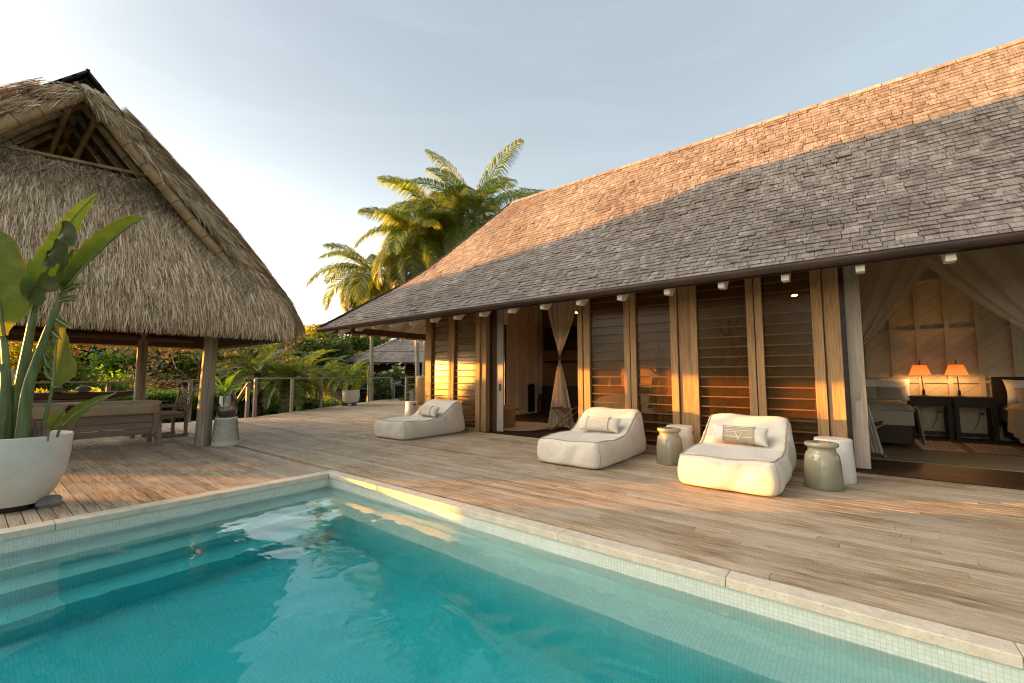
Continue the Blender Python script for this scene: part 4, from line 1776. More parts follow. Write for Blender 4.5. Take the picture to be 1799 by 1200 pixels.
def front_surf(u, z):
    """point of the front thatch face; u 0..1 across; corners swept round"""
    xr = min(side_x(z), 4.14)
    hx = xr - PXC
    a = u * 2 - 1
    x = PXC + hx * a
    y = front_y(z)
    # rounded corners near the eaves
    k = max(0, abs(a) - .9) / .1
    y += .22 * k * k * max(0, 1 - (z - PEZ) / 2.0)
    return np.array([x, y, z])


def build_thatch():
    m = MB()
    zs = np.linspace(PEZ, ZTOP, 26)
    m.grid(lambda u, v: tuple(front_surf(u, PEZ + v * (ZTOP - PEZ)) + np.array([0, .07, 0])), 40, 26)
    # back hip
    m.grid(lambda u, v: (lambda p: (p[0], PF + PB - p[1] - .07, p[2]))(front_surf(1 - u, PEZ + v * (ZTOP - PEZ))), 20, 14)
    # long sides with rounded eaves
    for s in (1, -1):
        def fn(u, v):
            z = PEZ + v * (5.90 - PEZ)
            yk = max(0, 1 - (z - PEZ) / 3.3)
            y0 = GY0 - .12 + (PF + .16 - GY0 + .12) * yk
            y1 = GY1 + .12 + (PB - .16 - GY1 - .12) * yk
            uu = u if s > 0 else 1 - u
            return (PXC + s * (side_x(z, -.05) - PXC), y0 + (y1 - y0) * uu, z)
        m.grid(fn, 24, 30)
    m.build('thatch_bed', 'thatch_packed', pav, smooth=180)
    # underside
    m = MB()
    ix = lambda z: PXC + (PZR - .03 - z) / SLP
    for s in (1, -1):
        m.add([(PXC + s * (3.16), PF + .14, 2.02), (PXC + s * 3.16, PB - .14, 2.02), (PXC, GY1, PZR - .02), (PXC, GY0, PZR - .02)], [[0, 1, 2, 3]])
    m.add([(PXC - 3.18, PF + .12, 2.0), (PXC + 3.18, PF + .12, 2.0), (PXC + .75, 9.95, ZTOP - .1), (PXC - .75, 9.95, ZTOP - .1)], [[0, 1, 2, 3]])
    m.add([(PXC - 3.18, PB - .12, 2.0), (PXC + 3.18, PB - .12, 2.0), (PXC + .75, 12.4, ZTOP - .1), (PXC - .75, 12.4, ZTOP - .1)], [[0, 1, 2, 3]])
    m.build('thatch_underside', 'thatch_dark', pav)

    # strands ------------------------------------------------------------
    P, D, N, L, W, T = [], [], [], [], [], []

    def emit(p, d, nrm, l, w, t):
        P.append(p); D.append(d); N.append(nrm); L.append(l); W.append(w); T.append(t)
    R = np.random.default_rng(5)
    nst = 44000
    for i in range(nst):
        z = PEZ + .22 + (ZTOP - PEZ - .2) * R.random() ** .92
        u = R.random()
        p = front_surf(u, z)
        p2 = front_surf(u, max(PEZ - .4, z - .1) if z > PEZ + .1 else z - .001)
        q = front_surf(u, z + .05)
        d = (p - q)
        d = d / np.linalg.norm(d)
        nr = np.array([0, -1, .3])
        nr = nr / np.linalg.norm(nr)
        l = R.uniform(.10, .30)
        lay = 0.5 + .5 * math.sin(z * 26 + 3 * math.sin(u * 23))
        tone = np.clip(R.normal(.52, .30), 0, 1)
        d = np.array([d[0] * .35, d[1], d[2]])
        emit(p + nr * R.uniform(-.01, .035), d + np.array([R.normal(0, .12), -abs(R.normal(.06, .05)), 0]), nr, l, R.uniform(.004, .009), tone)
    # eave fringe
    for i in range(5200):
        u = R.random()
        lf = R.uniform(.12, .30)
        p = front_surf(u, PEZ + lf + R.uniform(-.05, .07))
        emit(p + np.array([0, R.uniform(-.02, .12), 0]), np.array([R.normal(0, .09), R.normal(0, .05), -1]), np.array([0, -1, 0]), lf, R.uniform(.004, .009), np.clip(R.normal(.45, .24), 0, 1))
    nF = len(P)
    # right and left slopes: strands down the slope, only dense near the visible gable edge
    for i in range(24000):
        s = 1 if R.random() < .74 else -1
        z = PEZ + .32 + (5.55 - PEZ - .32) * R.random()
        yk = max(0, 1 - (z - PEZ) / 3.3)
        y0 = GY0 - .30 + (PF + .02 - GY0 + .30) * yk
        y1 = GY1 + .3
        y = y0 + (y1 - y0) * R.random() ** 2.4
        x = PXC + s * (side_x(z) - PXC)
        x2 = PXC + s * (side_x(z + .05) - PXC)
        d = np.array([x - x2, 0, -.05])
        d = d / np.linalg.norm(d)
        nr = np.array([-d[2] * s, 0, d[0] * s])
        nr = nr / np.linalg.norm(nr)
        emit(np.array([x, y, z]) + nr * R.uniform(-.03, .05), d + np.array([0, R.normal(-.06, .12), 0]) + nr * R.normal(.01, .035), nr, R.uniform(.18, .42), R.uniform(.004, .009), np.clip(R.normal(.45, .26), 0, 1))
    # cut gable edge: layered tufts showing the thickness of the thatch
    for i in range(15000):
        s = 1 if R.random() < .62 else -1
        z = 2.5 + (5.72 - 2.5) * R.random()
        dep = R.random()
        yk = max(0, 1 - (z - PEZ) / 3.3)
        y = GY0 - .14 + (PF + .10 - GY0 + .14) * yk
        x = PXC + s * max(.02, side_x(z) - PXC - dep * .34)
        tuft = math.sin(z * 17 + s) * .06
        d = np.array([s * .62, 0, -.78])
        emit(np.array([x, y + tuft * .6 + R.normal(0, .03), z]), d + np.array([R.normal(0, .22), R.normal(-.16, .22), R.normal(0, .2)]), np.array([0, -1, 0]), R.uniform(.10, .30), R.uniform(.004, .009), np.clip(R.normal(.42, .26), 0, 1))
    nS = len(P)
    # shaggy straw where the front face meets the gable opening and the barge poles
    for i in range(2600):
        u = R.random()
        z = ZTOP - .02 - .5 * R.random() ** 2
        p = front_surf(u, z)
        emit(p + np.array([0, R.uniform(-.08, .05), R.uniform(0, .06)]), np.array([R.normal(0, .55), -.35 + R.normal(0, .2), -1 + R.normal(0, .35)]), np.array([0, -1, .2]), R.uniform(.15, .5), R.uniform(.005, .010), np.clip(R.normal(.5, .22), 0, 1))
    for i in range(3000):
        s = 1 if R.random() < .75 else -1
        z = 2.9 + 2.2 * R.random()
        x = PXC + s * (side_x(z) - PXC - .42 - R.random() * .12)
        if z > ZTOP:
            continue
        emit(np.array([x, front_y(z) - .05, z]), np.array([-s * .55 + R.normal(0, .25), -.2 + R.normal(0, .12), -.85]), np.array([0, -1, .2]), R.uniform(.18, .5), R.uniform(.005, .010), np.clip(R.normal(.5, .22), 0, 1))
    # far eaves seen from below, catching the sun
    for i in range(3600):
        if R.random() < .7:
            u = R.random()
            p = front_surf(u, PEZ + .1)
            p = np.array([p[0], PF + PB - p[1] + R.uniform(-.12, .02), PEZ + R.uniform(.12, .3)])
        else:
            p = np.array([PXC + random.choice((-1, 1)) * (3.24 + R.uniform(-.08, .02)), PF + .1 + R.random() * (PB - PF - .2), PEZ + R.uniform(.12, .3)])
        emit(p, np.array([R.normal(0, .1), R.normal(0, .1), -1]), np.array([0, -1, 0]), R.uniform(.12, .24), R.uniform(.004, .009), np.clip(R.normal(.5, .2), 0, 1))
    P_, D_, N_ = np.array(P), unit(np.array(D)), np.array(N)
    L_, W_, T_ = np.array(L)[:, None], np.array(W)[:, None], np.array(T)
    side = unit(np.cross(D_, N_)) * W_
    rr = np.random.default_rng(3)
    side = unit(side + rr.normal(0, .35, side.shape) * W_) * W_
    v = np.stack([P_ - side, P_ + side, P_ + D_ * L_ + side * .3, P_ + D_ * L_ - side * .3], 1)
    quads('front_thatch', v[:nF], T_[:nF], 'thatch', pav)
    quads('side_thatch', v[nF:nS], T_[nF:nS], 'thatch', pav)
    quads('loose_straw', v[nS:], T_[nS:], 'thatch_gold', pav)


build_thatch()


def bamboo(m, p, q, r, sag=0):
    p, q = V(p), V(q)
    L = (q - p).length
    n = max(3, int(L / .085))
    path, rad = [], []
    node = random.uniform(.30, .42)
    off = random.random() * node
    tn = random.uniform(.45, .75)
    for i in range(n + 1):
        t = i / n
        path.append(p + (q - p) * t + V((0, 0, -sag * math.sin(math.pi * t))))
        rad.append(r * (1 - .12 * t))
    m.tube(path, rad, 14, True, tn)
    # nodes
    d = (q - p).normalized()
    s = off
    while s < L:
        c = p + d * s
        rr = r * (1 - .12 * s / L)
        m.tube([c - d * .010, c - d * .004, c + d * .004, c + d * .010], [rr * 1.0, rr * 1.07, rr * 1.07, rr * 1.0], 14, False, .12)
        s += node
    return m


def build_gable():
    m = MB()
    bamboo(m, (PXC, GY0 - .10, PZR), (PXC, GY1 + .1, PZR), .085)
    m.build('ridge_pole', 'bamboo', pav, smooth=50)
    m = MB()
    m.lathe([(.07, 0), (.07, .004)], (0, 0, 0), 20)
    m.v = [(PXC + v[0], GY0 - .102 - v[2], PZR + v[1]) for v in m.v]
    m.build('pole_end', 'white', pav)
    for k, (y, r, dz) in enumerate(((GY0 - .06, .092, 0), (GY0 + .28, .066, -.02), (GY0 + .75, .062, -.02), (GY0 + 1.3, .055, -.02), (GY0 + 2.1, .055, -.02), (GY0 + 3.0, .055, -.02))):
        for s in (1, -1):
            m = MB()
            e = 2.85 if k == 0 else 2.6
            p = (PXC + s * .03, y, PZR - .07 + dz)
            q = (PXC + s * e, y - (.30 if k == 0 else 0), PZR - .07 + dz - e * SLP)
            bamboo(m, p, q, r)
            m.build('rafter', 'bamboo', pav, smooth=50)
    for s in (1, -1):
        m = MB()
        bamboo(m, (PXC + s * .16, GY0 + .1, PZR - .34), (PXC + s * .16, GY1, PZR - .34), .05)
        m.build('purlin', 'bamboo', pav, smooth=50)
    m = MB()
    bamboo(m, (PXC + .62, GY0 + .55, ZTOP - .55), (PXC + .54, GY0 + .5, ZTOP + .06), .06)
    m.build('strut', 'bamboo', pav, smooth=50)
    m = MB()
    bamboo(m, (PXC - 1.7, 9.45, 4.47), (PXC + .95, 9.42, 4.74), .03)
    m.build('lath', 'bamboo', pav, smooth=50)
    # wooden ridge cap: lapped boards on both sides
    for s in (1, -1):
        m = MB()
        d = V((s * .722, 0, -.692))
        nr = V((s * .96, 0, 1)).normalized()
        a = V((PXC - s * .02, 0, 5.955))
        for k in range(4):
            c0 = a + d * (.21 * k - .02) + nr * (.016 * (4 - k) - .04)
            cc = c0 + d * .125
            cc.y = (GY0 - .2 + GY1 + .2) / 2
            m.obox(cc, d * .135 - nr * .010, V((0, (GY1 - GY0 + .4) / 2, 0)), nr * .012, random.uniform(.2, .5))
        m.build('ridge_cap', 'roofwood', pav)
    for k in range(4):
        for s in (1, -1):
            d = V((s * .722, 0, -.692))
            nr = V((s * .96, 0, 1)).normalized()
            m2 = MB()
            c = V((PXC, GY0 - .12, 5.84)) + d * (.16 + .2 * k) - nr * .03
            m2.obox(c, d * .03, V((0, .06, 0)), nr * .04, .5)
            m2.build('batten', 'tan', pav)


build_gable()


def log_post(x, y, r0, r1, lean=(0, 0), z1=2.25):
    m = MB()
    n = 28
    path, vs = [], []
    zs = [0, .04, .25, .6, 1.0, 1.4, 1.8, z1]
    for i, z in enumerate(zs):
        t = z / z1
        rr = r0 + (r1 - r0) * min(1, t * 1.15)
        for k in range(n):
            th = 2 * math.pi * k / n
            f = 1 + .035 * math.sin(3 * th + 1 + z * .4) + .03 * math.sin(7 * th + z) + (.02 * math.sin(13 * th))
            # one deep check running up the log
            f -= .10 * math.exp(-((math.atan2(math.sin(th - 3.9), math.cos(th - 3.9))) / .11) ** 2)
            vs.append((x + lean[0] * t + rr * f * math.cos(th), y + lean[1] * t + rr * f * math.sin(th), z))
    m.add(vs, [[i * n + k, i * n + (k + 1) % n, (i + 1) * n + (k + 1) % n, (i + 1) * n + k] for i in range(len(zs) - 1) for k in range(n)] + [list(range(n))[::-1], [(len(zs) - 1) * n + k for k in range(n)]])
    m.build('post', 'post', pav, smooth=60)


log_post(2.78, 9.42, .128, .105, (.04, -.03))
log_post(2.53, 12.95, .105, .095, (.0, .02))
log_post(-1.75, 9.42, .12, .105)
log_post(-1.0, 12.95, .12, .105)
for y in (9.42, 12.95):
    m = MB()
    m.tube([(-1.9, y, 2.16), (3.5, y, 2.16)], .07, 12)
    m.build('tie_beam', 'logwood', pav)
for x in (2.76, -1.0):
    m = MB()
    m.tube([(x, 8.9, 2.28), (x, 13.4, 2.28)], .065, 12)
    m.build('tie_beam', 'logwood', pav)

# ---------------------------------------------------------------- furniture under the thatch
def sofa():
    r = thing('slatted_sofa', 'greyed timber sofa with pale cushions seen from behind under the thatch', 'sofa', (1.1, 10.3, 0))
    x0, x1 = -.35, 2.27
    y = 10.02
    lean = .10
    zb = lambda z: y - lean * (z - .22) / .45 * .6 + .08
    m = MB()
    for k in range(4):
        z0 = .215 + k * .112
        zc = z0 + .053
        m.obox(((x0 + x1) / 2, zb(zc), zc), ((x1 - x0) / 2 - .06, 0, 0), (0, .010, .002), (0, -.009, .052), random.uniform(.35, .65))
    m.build('backrest', 'sofa', r, bevel=.004)
    for x in (x0 + .03, 1.13, x1 - .045):
        m = MB()
        m.bar((x, zb(.21) - .018, .20), (x, zb(.68) - .018, .68), .095, .03, (0, 1, 0))
        m.build('back_stile', 'sofa', r, bevel=.004)
    for x in (x0 + .05, 1.13, x1 + .01):
        m = MB()
        m.bar((x, y - .01, 0), (x, y + .09, .44), .07, .06, (0, 1, 0))
        m.build('leg', 'sofa', r, bevel=.004)
        m = MB()
        m.box(x - .035, x + .035, 10.66, 10.72, 0, .40)
        m.build('leg', 'sofa', r, bevel=.004)
    m = MB()
    m.box(x0, x1, 10.06, 10.76, .33, .39)
    m.build('seat_frame', 'sofa', r)
    for a, b in ((x0 + .01, 1.10), (1.12, x1 + .02)):
        m = MB()
        n = 14
        pillow_mesh(((a + b) / 2, y - .03, .71), ((b - a) / 2, 0, 0), (0, -.05, .105), (0, .085, .04), 16, m, 7)
        m.build('back_cushion', 'linen_tan', r, smooth=180)
        m = MB()
        pillow_mesh(((a + b) / 2, 10.42, .46), ((b - a) / 2, 0, 0), (0, .33, 0), (0, 0, .08), 16, m, 8)
        m.build('seat_cushion', 'linen_tan', r, smooth=180)


sofa()
r = thing('low_table', 'pale plank table standing beyond the slatted sofa', 'table', (1.5, 11.9, 0))
m = MB()
for k in range(4):
    m.box(.0, 2.56, 11.55 + k * .16, 11.70 + k * .16, .715, .745, random.uniform(.5, .9))
m.build('table_top', 'greyx', r)
for x in (.25, 2.2):
    for y in (11.62, 12.12):
        m = MB()
        m.box(x - .04, x + .04, y - .04, y + .04, 0, .714)
        m.build('leg', 'greyz', r)
r = thing('driftwood_bench', 'long dark driftwood sill with carved end behind the table', 'bench', (1.0, 13.42, 0))
m = MB()
m.tube([(-1.5, 13.42, .83), (1.0, 13.42, .835), (2.1, 13.42, .83), (2.35, 13.42, .85), (2.52, 13.42, .875), (2.58, 13.42, .88)], [.085, .085, .085, .07, .06, .03], 12, sq=1)
m.build('seat', 'logwood', r, smooth=60)
m = MB()
m.box(-1.4, 2.2, 13.36, 13.48, .62, .745)
m.build('apron', 'sofa', r)
for x in (-1.2, .4, 2.0):
    m = MB()
    m.box(x - .05, x + .05, 13.35, 13.49, 0, .62)
    m.build('leg', 'logwood', r)
for x, s, lb in ((1.66, 1, 'larger smooth grey stone resting on the dark driftwood sill'), (1.25, .85, 'smooth grey stone on the driftwood sill behind the upright yellow-green leaf')):
    m = MB()
    pillow_mesh((x, 13.42, .98 - .02 * (1 - s)), (.125 * s, 0, 0), (0, .11 * s, 0), (0, 0, .075 * s), 14, m, 2)
    tag(m.build('stone', 'stone', origin=(x, 13.42, .91), smooth=180), lb, 'stone', 'stones on the driftwood sill')


def dining_chair(x, y, rz):
    r = thing('armchair', 'timber armchair with woven back standing behind the thatch post', 'chair', (x, y, 0))
    rot = Matrix.Translation((x, y, 0)) @ Matrix.Rotation(rz, 4, 'Z')

    def P(*v):
        return rot @ V(v)

    def box(m, a, b, w, h, upv=(0, 0, 1)):
        m.bar(P(*a), P(*b), w, h, (rot.to_3x3() @ V(upv)))
        return m
    for sx in (-.27, .27):
        box(MB(), (sx, .25, 0), (sx, .25, .62), .045, .055, (0, 1, 0)).build('leg', 'sofa', r)
        box(MB(), (sx, -.25, 0), (sx, -.25, .44), .045, .055, (0, 1, 0)).build('leg', 'sofa', r)
        box(MB(), (sx, -.30, .03), (sx, .30, .03), .05, .05).build('stretcher', 'sofa', r)
        box(MB(), (sx, -.25, .42), (sx, -.36, .95), .04, .05, (0, 1, 0)).build('back_stile', 'sofa', r)
        box(MB(), (sx, -.32, .635), (sx, .30, .635), .06, .03).build('armrest', 'sofa', r)
    m = MB()
    box(m, (0, -.26, .42), (0, .27, .42), .54, .05)
    m.build('seat_frame', 'sofa', r)
    m = MB()
    c = P(0, 0, .475)
    pillow_mesh(c, rot.to_3x3() @ V((.27, 0, 0)), rot.to_3x3() @ V((0, .26, 0)), (0, 0, .045), 12, m, 7)
    m.build('seat_cushion', 'linen_tan', r, smooth=180)
    m = MB()
    for k in range(9):
        t = .55 + k * .047
        yy = -.25 - .11 * (t - .42) / .53
        for j in range(9):
            a = -.25 + j * .0556
            o = .008 if (j + k) % 2 else -.006
            box(m, (a, yy + o, t), (a + .053, yy + o, t), .006, .036)
    m.build('woven_back', 'sofa', r)


dining_chair(2.70, 11.45, R_(100))

# ---------------------------------------------------------------- railings
def railing(pts, label, posts=True, h=1.14, wires=6, every=None, name='deck_railing', w=.09, group=None):
    r = thing(name, label, 'railing', (*pts[0][:2], 0), group)
    for a, b in zip(pts[:-1], pts[1:]):
        a, b = V(a), V(b)
        m = MB()
        m.bar(a + V((0, 0, h)), b + V((0, 0, h)), .12, .04, tone=random.uniform(.4, .7))
        m.build('top_rail', 'greyx', r, bevel=.004)
        m = MB()
        for k in range(wires):
            z = .14 + k * (h - .2) / wires
            m.tube([a + V((0, 0, z)), b + V((0, 0, z))], .0022, 5)
        m.build('wire', 'steel', r)
    for p in pts:
        m = MB()
        m.box(p[0] - w / 2, p[0] + w / 2, p[1] - w / 2, p[1] + w / 2, p[2] - .1, p[2] + h - .02, random.uniform(.35, .7))
        for k in range(wires):
            z = p[2] + .14 + k * (h - .2) / wires
        m.build('post', 'greyz', r, bevel=.004)
    return r


D = .652
rp = [(5.64, 14.62), (7.26, 15.70), (8.89, 16.76), (10.75, 17.99), (12.65, 19.2), (15.3, 20.9)]
railing([(x, y, 0) for x, y in rp], 'long timber railing with wires along the slanted far edge of the deck', h=1.20)
railing([(12.88, 16.48, 0), (14.2, 14.5, 0)], 'short railing with thin rails beside the bronze cabinet', h=1.24)
railing([(-6.5, 14.46, 0), (-3.3, 14.46, 0), (-.6, 14.46, 0), (2.22, 14.44, 0), (3.9, 14.42, 0)], 'dark topped railing behind the seats under the thatch', h=1.12, w=.085)


def stair_rail(a, b, label):
    r = thing('stair_railing', label, 'railing', a)
    a, b = V(a), V(b)
    m = MB()
    m.bar(a + V((0, 0, 1.08)), b + V((0, 0, .95)), .10, .045, tone=.6)
    m.build('top_rail', 'greyx', r)
    m = MB()
    for k in range(5):
        m.tube([a + V((0, 0, .15 + .17 * k)), b + V((0, 0, .05 + .16 * k))], .004, 5)
    m.build('wire', 'steel', r)
    for p in (a + (b - a) * .05, b):
        m = MB()
        m.box(p.x - .045, p.x + .045, p.y - .045, p.y + .045, p.z - .6, p.z + .97)
        m.build('post', 'greyz', r)


stair_rail((5.50, 14.75, 0), (5.55, 16.2, -.78), 'sloping stair railing going down beside the long railing')
stair_rail((15.5, 21.05, 0), (16.4, 20.3, -.6), 'sloping stair railing at the far corner of the deck')
railing([(11.5, 24.1, -.55), (12.25, 23.1, -.55), (13.0, 22.1, -.55), (14.0, 20.8, -.55)], 'low pale railing among the bushes beyond the deck', h=1.15, wires=4, name='garden_railing', w=.07)
s = MB()
for k in range(4):
    s.box(4.05, 5.45, 14.6 + k * .32, 14.94 + k * .32, -.04 - .17 * (k + 1), -.17 * (k + 1) + .0)
struct(s.build('deck_steps', 'deck'))

# white planter with a small palm on the deck
r = thing('round_planter', 'round white planter on dark feet by the far railing', 'planter', (10.62, 17.38, 0))
m = MB()
qx, qy = 10.55, 17.3
m.lathe([(.16, .10), (.24, .105), (.295, .14), (.335, .22), (.355, .34), (.362, .50), (.355, .665), (.335, .665), (.33, .60), (.02, .59)], (qx, qy, 0), 40)
m.build('body', 'concrete', r, smooth=45)
m = MB()
m.lathe([(.33, .60), (.02, .63)], (qx, qy, 0), 24)
m.build('soil', 'soil', r)
for k in range(3):
    a = 2.1 * k + .5
    m = MB()
    m.obox((qx + .24 * math.cos(a), qy + .24 * math.sin(a), .06), V((math.cos(a), math.sin(a), 0)) * .11, V((-math.sin(a), math.cos(a), 0)) * .06, (0, 0, .06))
    m.build('foot', 'logwood', r)


# ================================================================ PLANTS
def leaf_cloud(pts, size, R, aspect=.45, droop=0., tone=None, flat=0.):
    n = len(pts)
    d = unit(R.normal(size=(n, 3)) * np.array([1, 1, .7]) + np.array([0, 0, -droop]))
    nr = R.normal(size=(n, 3)) + np.array([0, 0, flat])
    side = unit(np.cross(d, nr))
    sz = (size * R.uniform(.6, 1.35, (n, 1)))
    a = pts
    b = pts + d * sz * .45 + side * sz * aspect * .5
    c = pts + d * sz
    e = pts + d * sz * .45 - side * sz * aspect * .5
    v = np.stack([a, b, c, e], 1)
    t = np.clip(R.normal(.5, .2, n) if tone is None else tone, 0, 1)
    return v, t


def blob_points(c, rad, n, R, shell=.55, lumps=7, lump=.35):
    """points through a lumpy ellipsoid, denser to the outside"""
    c, rad = np.array(c), np.array(rad)
    L = unit(R.normal(size=(lumps, 3)))
    d = unit(R.normal(size=(n, 3)))
    g = np.exp(-((1 - d @ L.T) / .16)).max(1)
    r = R.random(n) ** shell * (1 - lump + lump * g * 1.15)
    p = c + d * r[:, None] * rad
    tone = .5 + .18 * (g - .5) + R.normal(0, .16, n)
    return p, tone


def tree(name, label, cat, base, h, crown_c, crown_r, nblobs, nleaf, size, mat, R, trunk_r=.15, bark='branch', group=None, spread=.6, flowers=None, lean=(0, 0)):
    r = thing(name, label, cat, base, group)
    b = np.array(base, float)
    cc = b + np.array(crown_c, float)
    cr = np.array(crown_r, float)
    m = MB()
    top = cc - np.array([0, 0, cr[2] * .35])
    m.tube([b, b * .6 + top * .4 + np.array([.1 * trunk_r, .1, 0]), top], [trunk_r, trunk_r * .8, trunk_r * .6], 9)
    V_, T_ = [], []
    for i in range(nblobs):
        d = unit(R.normal(size=3))
        d[2] = abs(d[2]) * .9 - .3
        c = cc + d * cr * spread * R.uniform(.55, 1.05)
        k = R.uniform(.34, .58)
        p, t = blob_points(c, cr * k, nleaf // nblobs, R)
        v, tt = leaf_cloud(p, size, R, tone=np.clip(t + R.normal(0, .10), 0, 1))
        V_.append(v); T_.append(tt)
        m.tube([top - np.array([0, 0, R.uniform(0, .3) * cr[2]]), (top + c) / 2 + R.normal(0, .1, 3), c], [trunk_r * .45, trunk_r * .28, trunk_r * .1], 6)
    m.build('trunk', bark, r, smooth=60)
    quads('crown', np.concatenate(V_), np.concatenate(T_), mat, r)
    if flowers:
        fm, n, fs = flowers
        vv = np.concatenate(V_)
        k = R.choice(len(vv), n)
        p = vv[k][:, 2] + R.normal(0, .05, (n, 3))
        v, t = leaf_cloud(p, fs, R, .8)
        quads('blossoms', v, t, fm, r)
    return r


def bush(name, label, cat, base, rad, n, size, mat, R, group=None, flowers=None, parts=5, aspect=.45, stuff=None):
    b, rad = np.array(base, float), np.array(rad, float)
    r = thing(name, label, cat, base, group)
    V_, T_ = [], []
    for i in range(parts):
        d = unit(R.normal(size=3)) * np.array([1, 1, .5])
        c = b + np.array([0, 0, rad[2] * .45]) + d * rad * .5
        p, t = blob_points(c, rad * R.uniform(.5, .7), n // parts, R)
        p[:, 2] = np.maximum(p[:, 2], b[2] + .02)
        v, tt = leaf_cloud(p, size, R, aspect, tone=np.clip(t + R.normal(0, .08), 0, 1))
        V_.append(v); T_.append(tt)
    quads('foliage', np.concatenate(V_), np.concatenate(T_), mat, r)
    m = MB()
    for k in range(6):
        a = R.uniform(0, 6.28)
        m.tube([b, b + np.array([math.cos(a) * rad[0] * .3, math.sin(a) * rad[1] * .3, rad[2] * .7])], [.03, .012], 6)
    m.build('stem', 'branch', r)
    if flowers:
        fm, nf, fs = flowers
        vv = np.concatenate(V_)
        outer = np.argsort(-((vv[:, 0] - b) ** 2 / rad ** 2).sum(1))[:nf * 6]
        k = R.choice(outer, nf)
        v, t = leaf_cloud(vv[k][:, 2], fs, R, .9)
        quads('blossoms', v, t, fm, r)
    return r


def frond(base, az, el, length, droop, nl, ll, lw, R, vee=.5, twist=0, hang=.35, m=None, rad=.02, start=.16, curl=1.0):
    """feather leaf: returns leaflet quads; adds its rachis to m"""
    b = np.array(base, float)
    h = np.array([math.cos(az), math.sin(az), 0])
    zz = np.array([0, 0, 1.])
    N = 26
    pts = [b]
    a = el
    for i in range(N):
        t = (i + 1) / N
        a2 = el - droop * t ** curl
        pts.append(pts[-1] + (h * math.cos(a2) + zz * math.sin(a2)) * length / N)
    pts = np.array(pts)
    if m is not None:
        m.tube([tuple(p) for p in pts[::2]], list(np.linspace(rad, rad * .25, len(pts[::2]))), 6, True, .6)
    T = np.repeat(np.linspace(start, 1, nl), 2)
    T = np.clip(T + R.normal(0, .006, len(T)), 0, .999)
    idx = T * N
    i0 = np.floor(idx).astype(int)
    fr = (idx - i0)[:, None]
    P = pts[i0] * (1 - fr) + pts[np.minimum(i0 + 1, N)] * fr
    tan = unit(pts[np.minimum(i0 + 1, N)] - pts[i0])
    sidev = np.cross(tan, zz)
    sidev = unit(sidev + 1e-6)
    nrm = unit(np.cross(sidev, tan))
    s = np.tile([1., -1.], nl)[:, None]
    fwd = (.55 + .5 * T)[:, None]
    d = unit(sidev * s + tan * fwd + nrm * vee + R.normal(0, .10, P.shape))
    prof = np.sin(np.pi * np.clip(.12 + .86 * T, 0, 1)) ** .6
    L = (ll * prof * R.uniform(.85, 1.1, len(T)))[:, None]
    mid = P + d * L * .55
    d2 = unit(d + np.array([0, 0, -hang * 1.6]) + R.normal(0, .06, P.shape))
    tip = mid + d2 * L * .5
    w = unit(np.cross(d, nrm + R.normal(0, .25, P.shape))) * (lw * .5)
    v1 = np.stack([P - w * .5, P + w * .5, mid + w, mid - w], 1)
    v2 = np.stack([mid - w, mid + w, tip + w * .12, tip - w * .12], 1)
    tone = np.clip(R.normal(.5, .16, len(T)), 0, 1)
    return np.concatenate([v1, v2]), np.concatenate([tone, tone])


def feather_palm(name, label, base, top, nfr, length, R, mat='lf_palm', trunk=(.12, .10), bark='bark', ll=.7, lw=.035, nl=60, droop=(1.2, 2.0), els=(-.1, 1.35), group=None, fruit=False, vee=.45, hang=.35, shaft=True, fr_rad=.022):
    r = thing(name, label, 'palm', base, group)
    b, t = np.array(base, float), np.array(top, float)
    m = MB()
    path = [b + (t - b) * k + np.array([.05 * math.sin(3 * k + b[0]), .05 * math.cos(2 * k), 0]) for k in np.linspace(0, 1, 14)]
    rad = [trunk[0] + (trunk[1] - trunk[0]) * k + (.004 if i % 2 else 0) for i, k in enumerate(np.linspace(0, 1, 14))]
    rad[0] *= 1.25
    m.tube(path, rad, 14)
    m.build('trunk', bark, r, smooth=60)
    if shaft:
        m = MB()
        m.tube([t, t + np.array([0, 0, .35]), t + np.array([0, 0, .75])], [trunk[1] * 1.25, trunk[1] * 1.1, trunk[1] * .5], 12)
        m.build('crown_shaft', 'stalk', r, smooth=60)
        t = t + np.array([0, 0, .62])
    VV, TT = [], []
    m = MB()
    for i in range(nfr):
        k = (i + .5) / nfr
        az = i * 2.39996 + R.normal(0, .15)
        el = els[1] - (els[1] - els[0]) * k ** .85 + R.normal(0, .06)
        dr = droop[0] + (droop[1] - droop[0]) * (1 - abs(el) / 1.5) + R.normal(0, .1)
        Lf = length * R.uniform(.85, 1.1)
        v, tt = frond(t + R.normal(0, .02, 3), az, el, Lf, dr, nl, ll, lw, R, vee=vee, hang=hang, m=m, rad=fr_rad)
        VV.append(v); TT.append(np.clip(tt + R.normal(0, .08), 0, 1))
    m.build('frond_stalk', 'stalk', r, smooth=60)
    quads('crown', np.concatenate(VV), np.concatenate(TT), mat, r)
    if fruit:
        p, tt = blob_points(t + np.array([-.15, -.05, -.75]), (.55, .55, .38), 1500, R, .5, 9, .5)
        v, tt = leaf_cloud(p, .11, R, .25, .4)
        quads('flower_cluster', v, tt, 'fruit', r)
    return r


RG = np.random.default_rng(21)
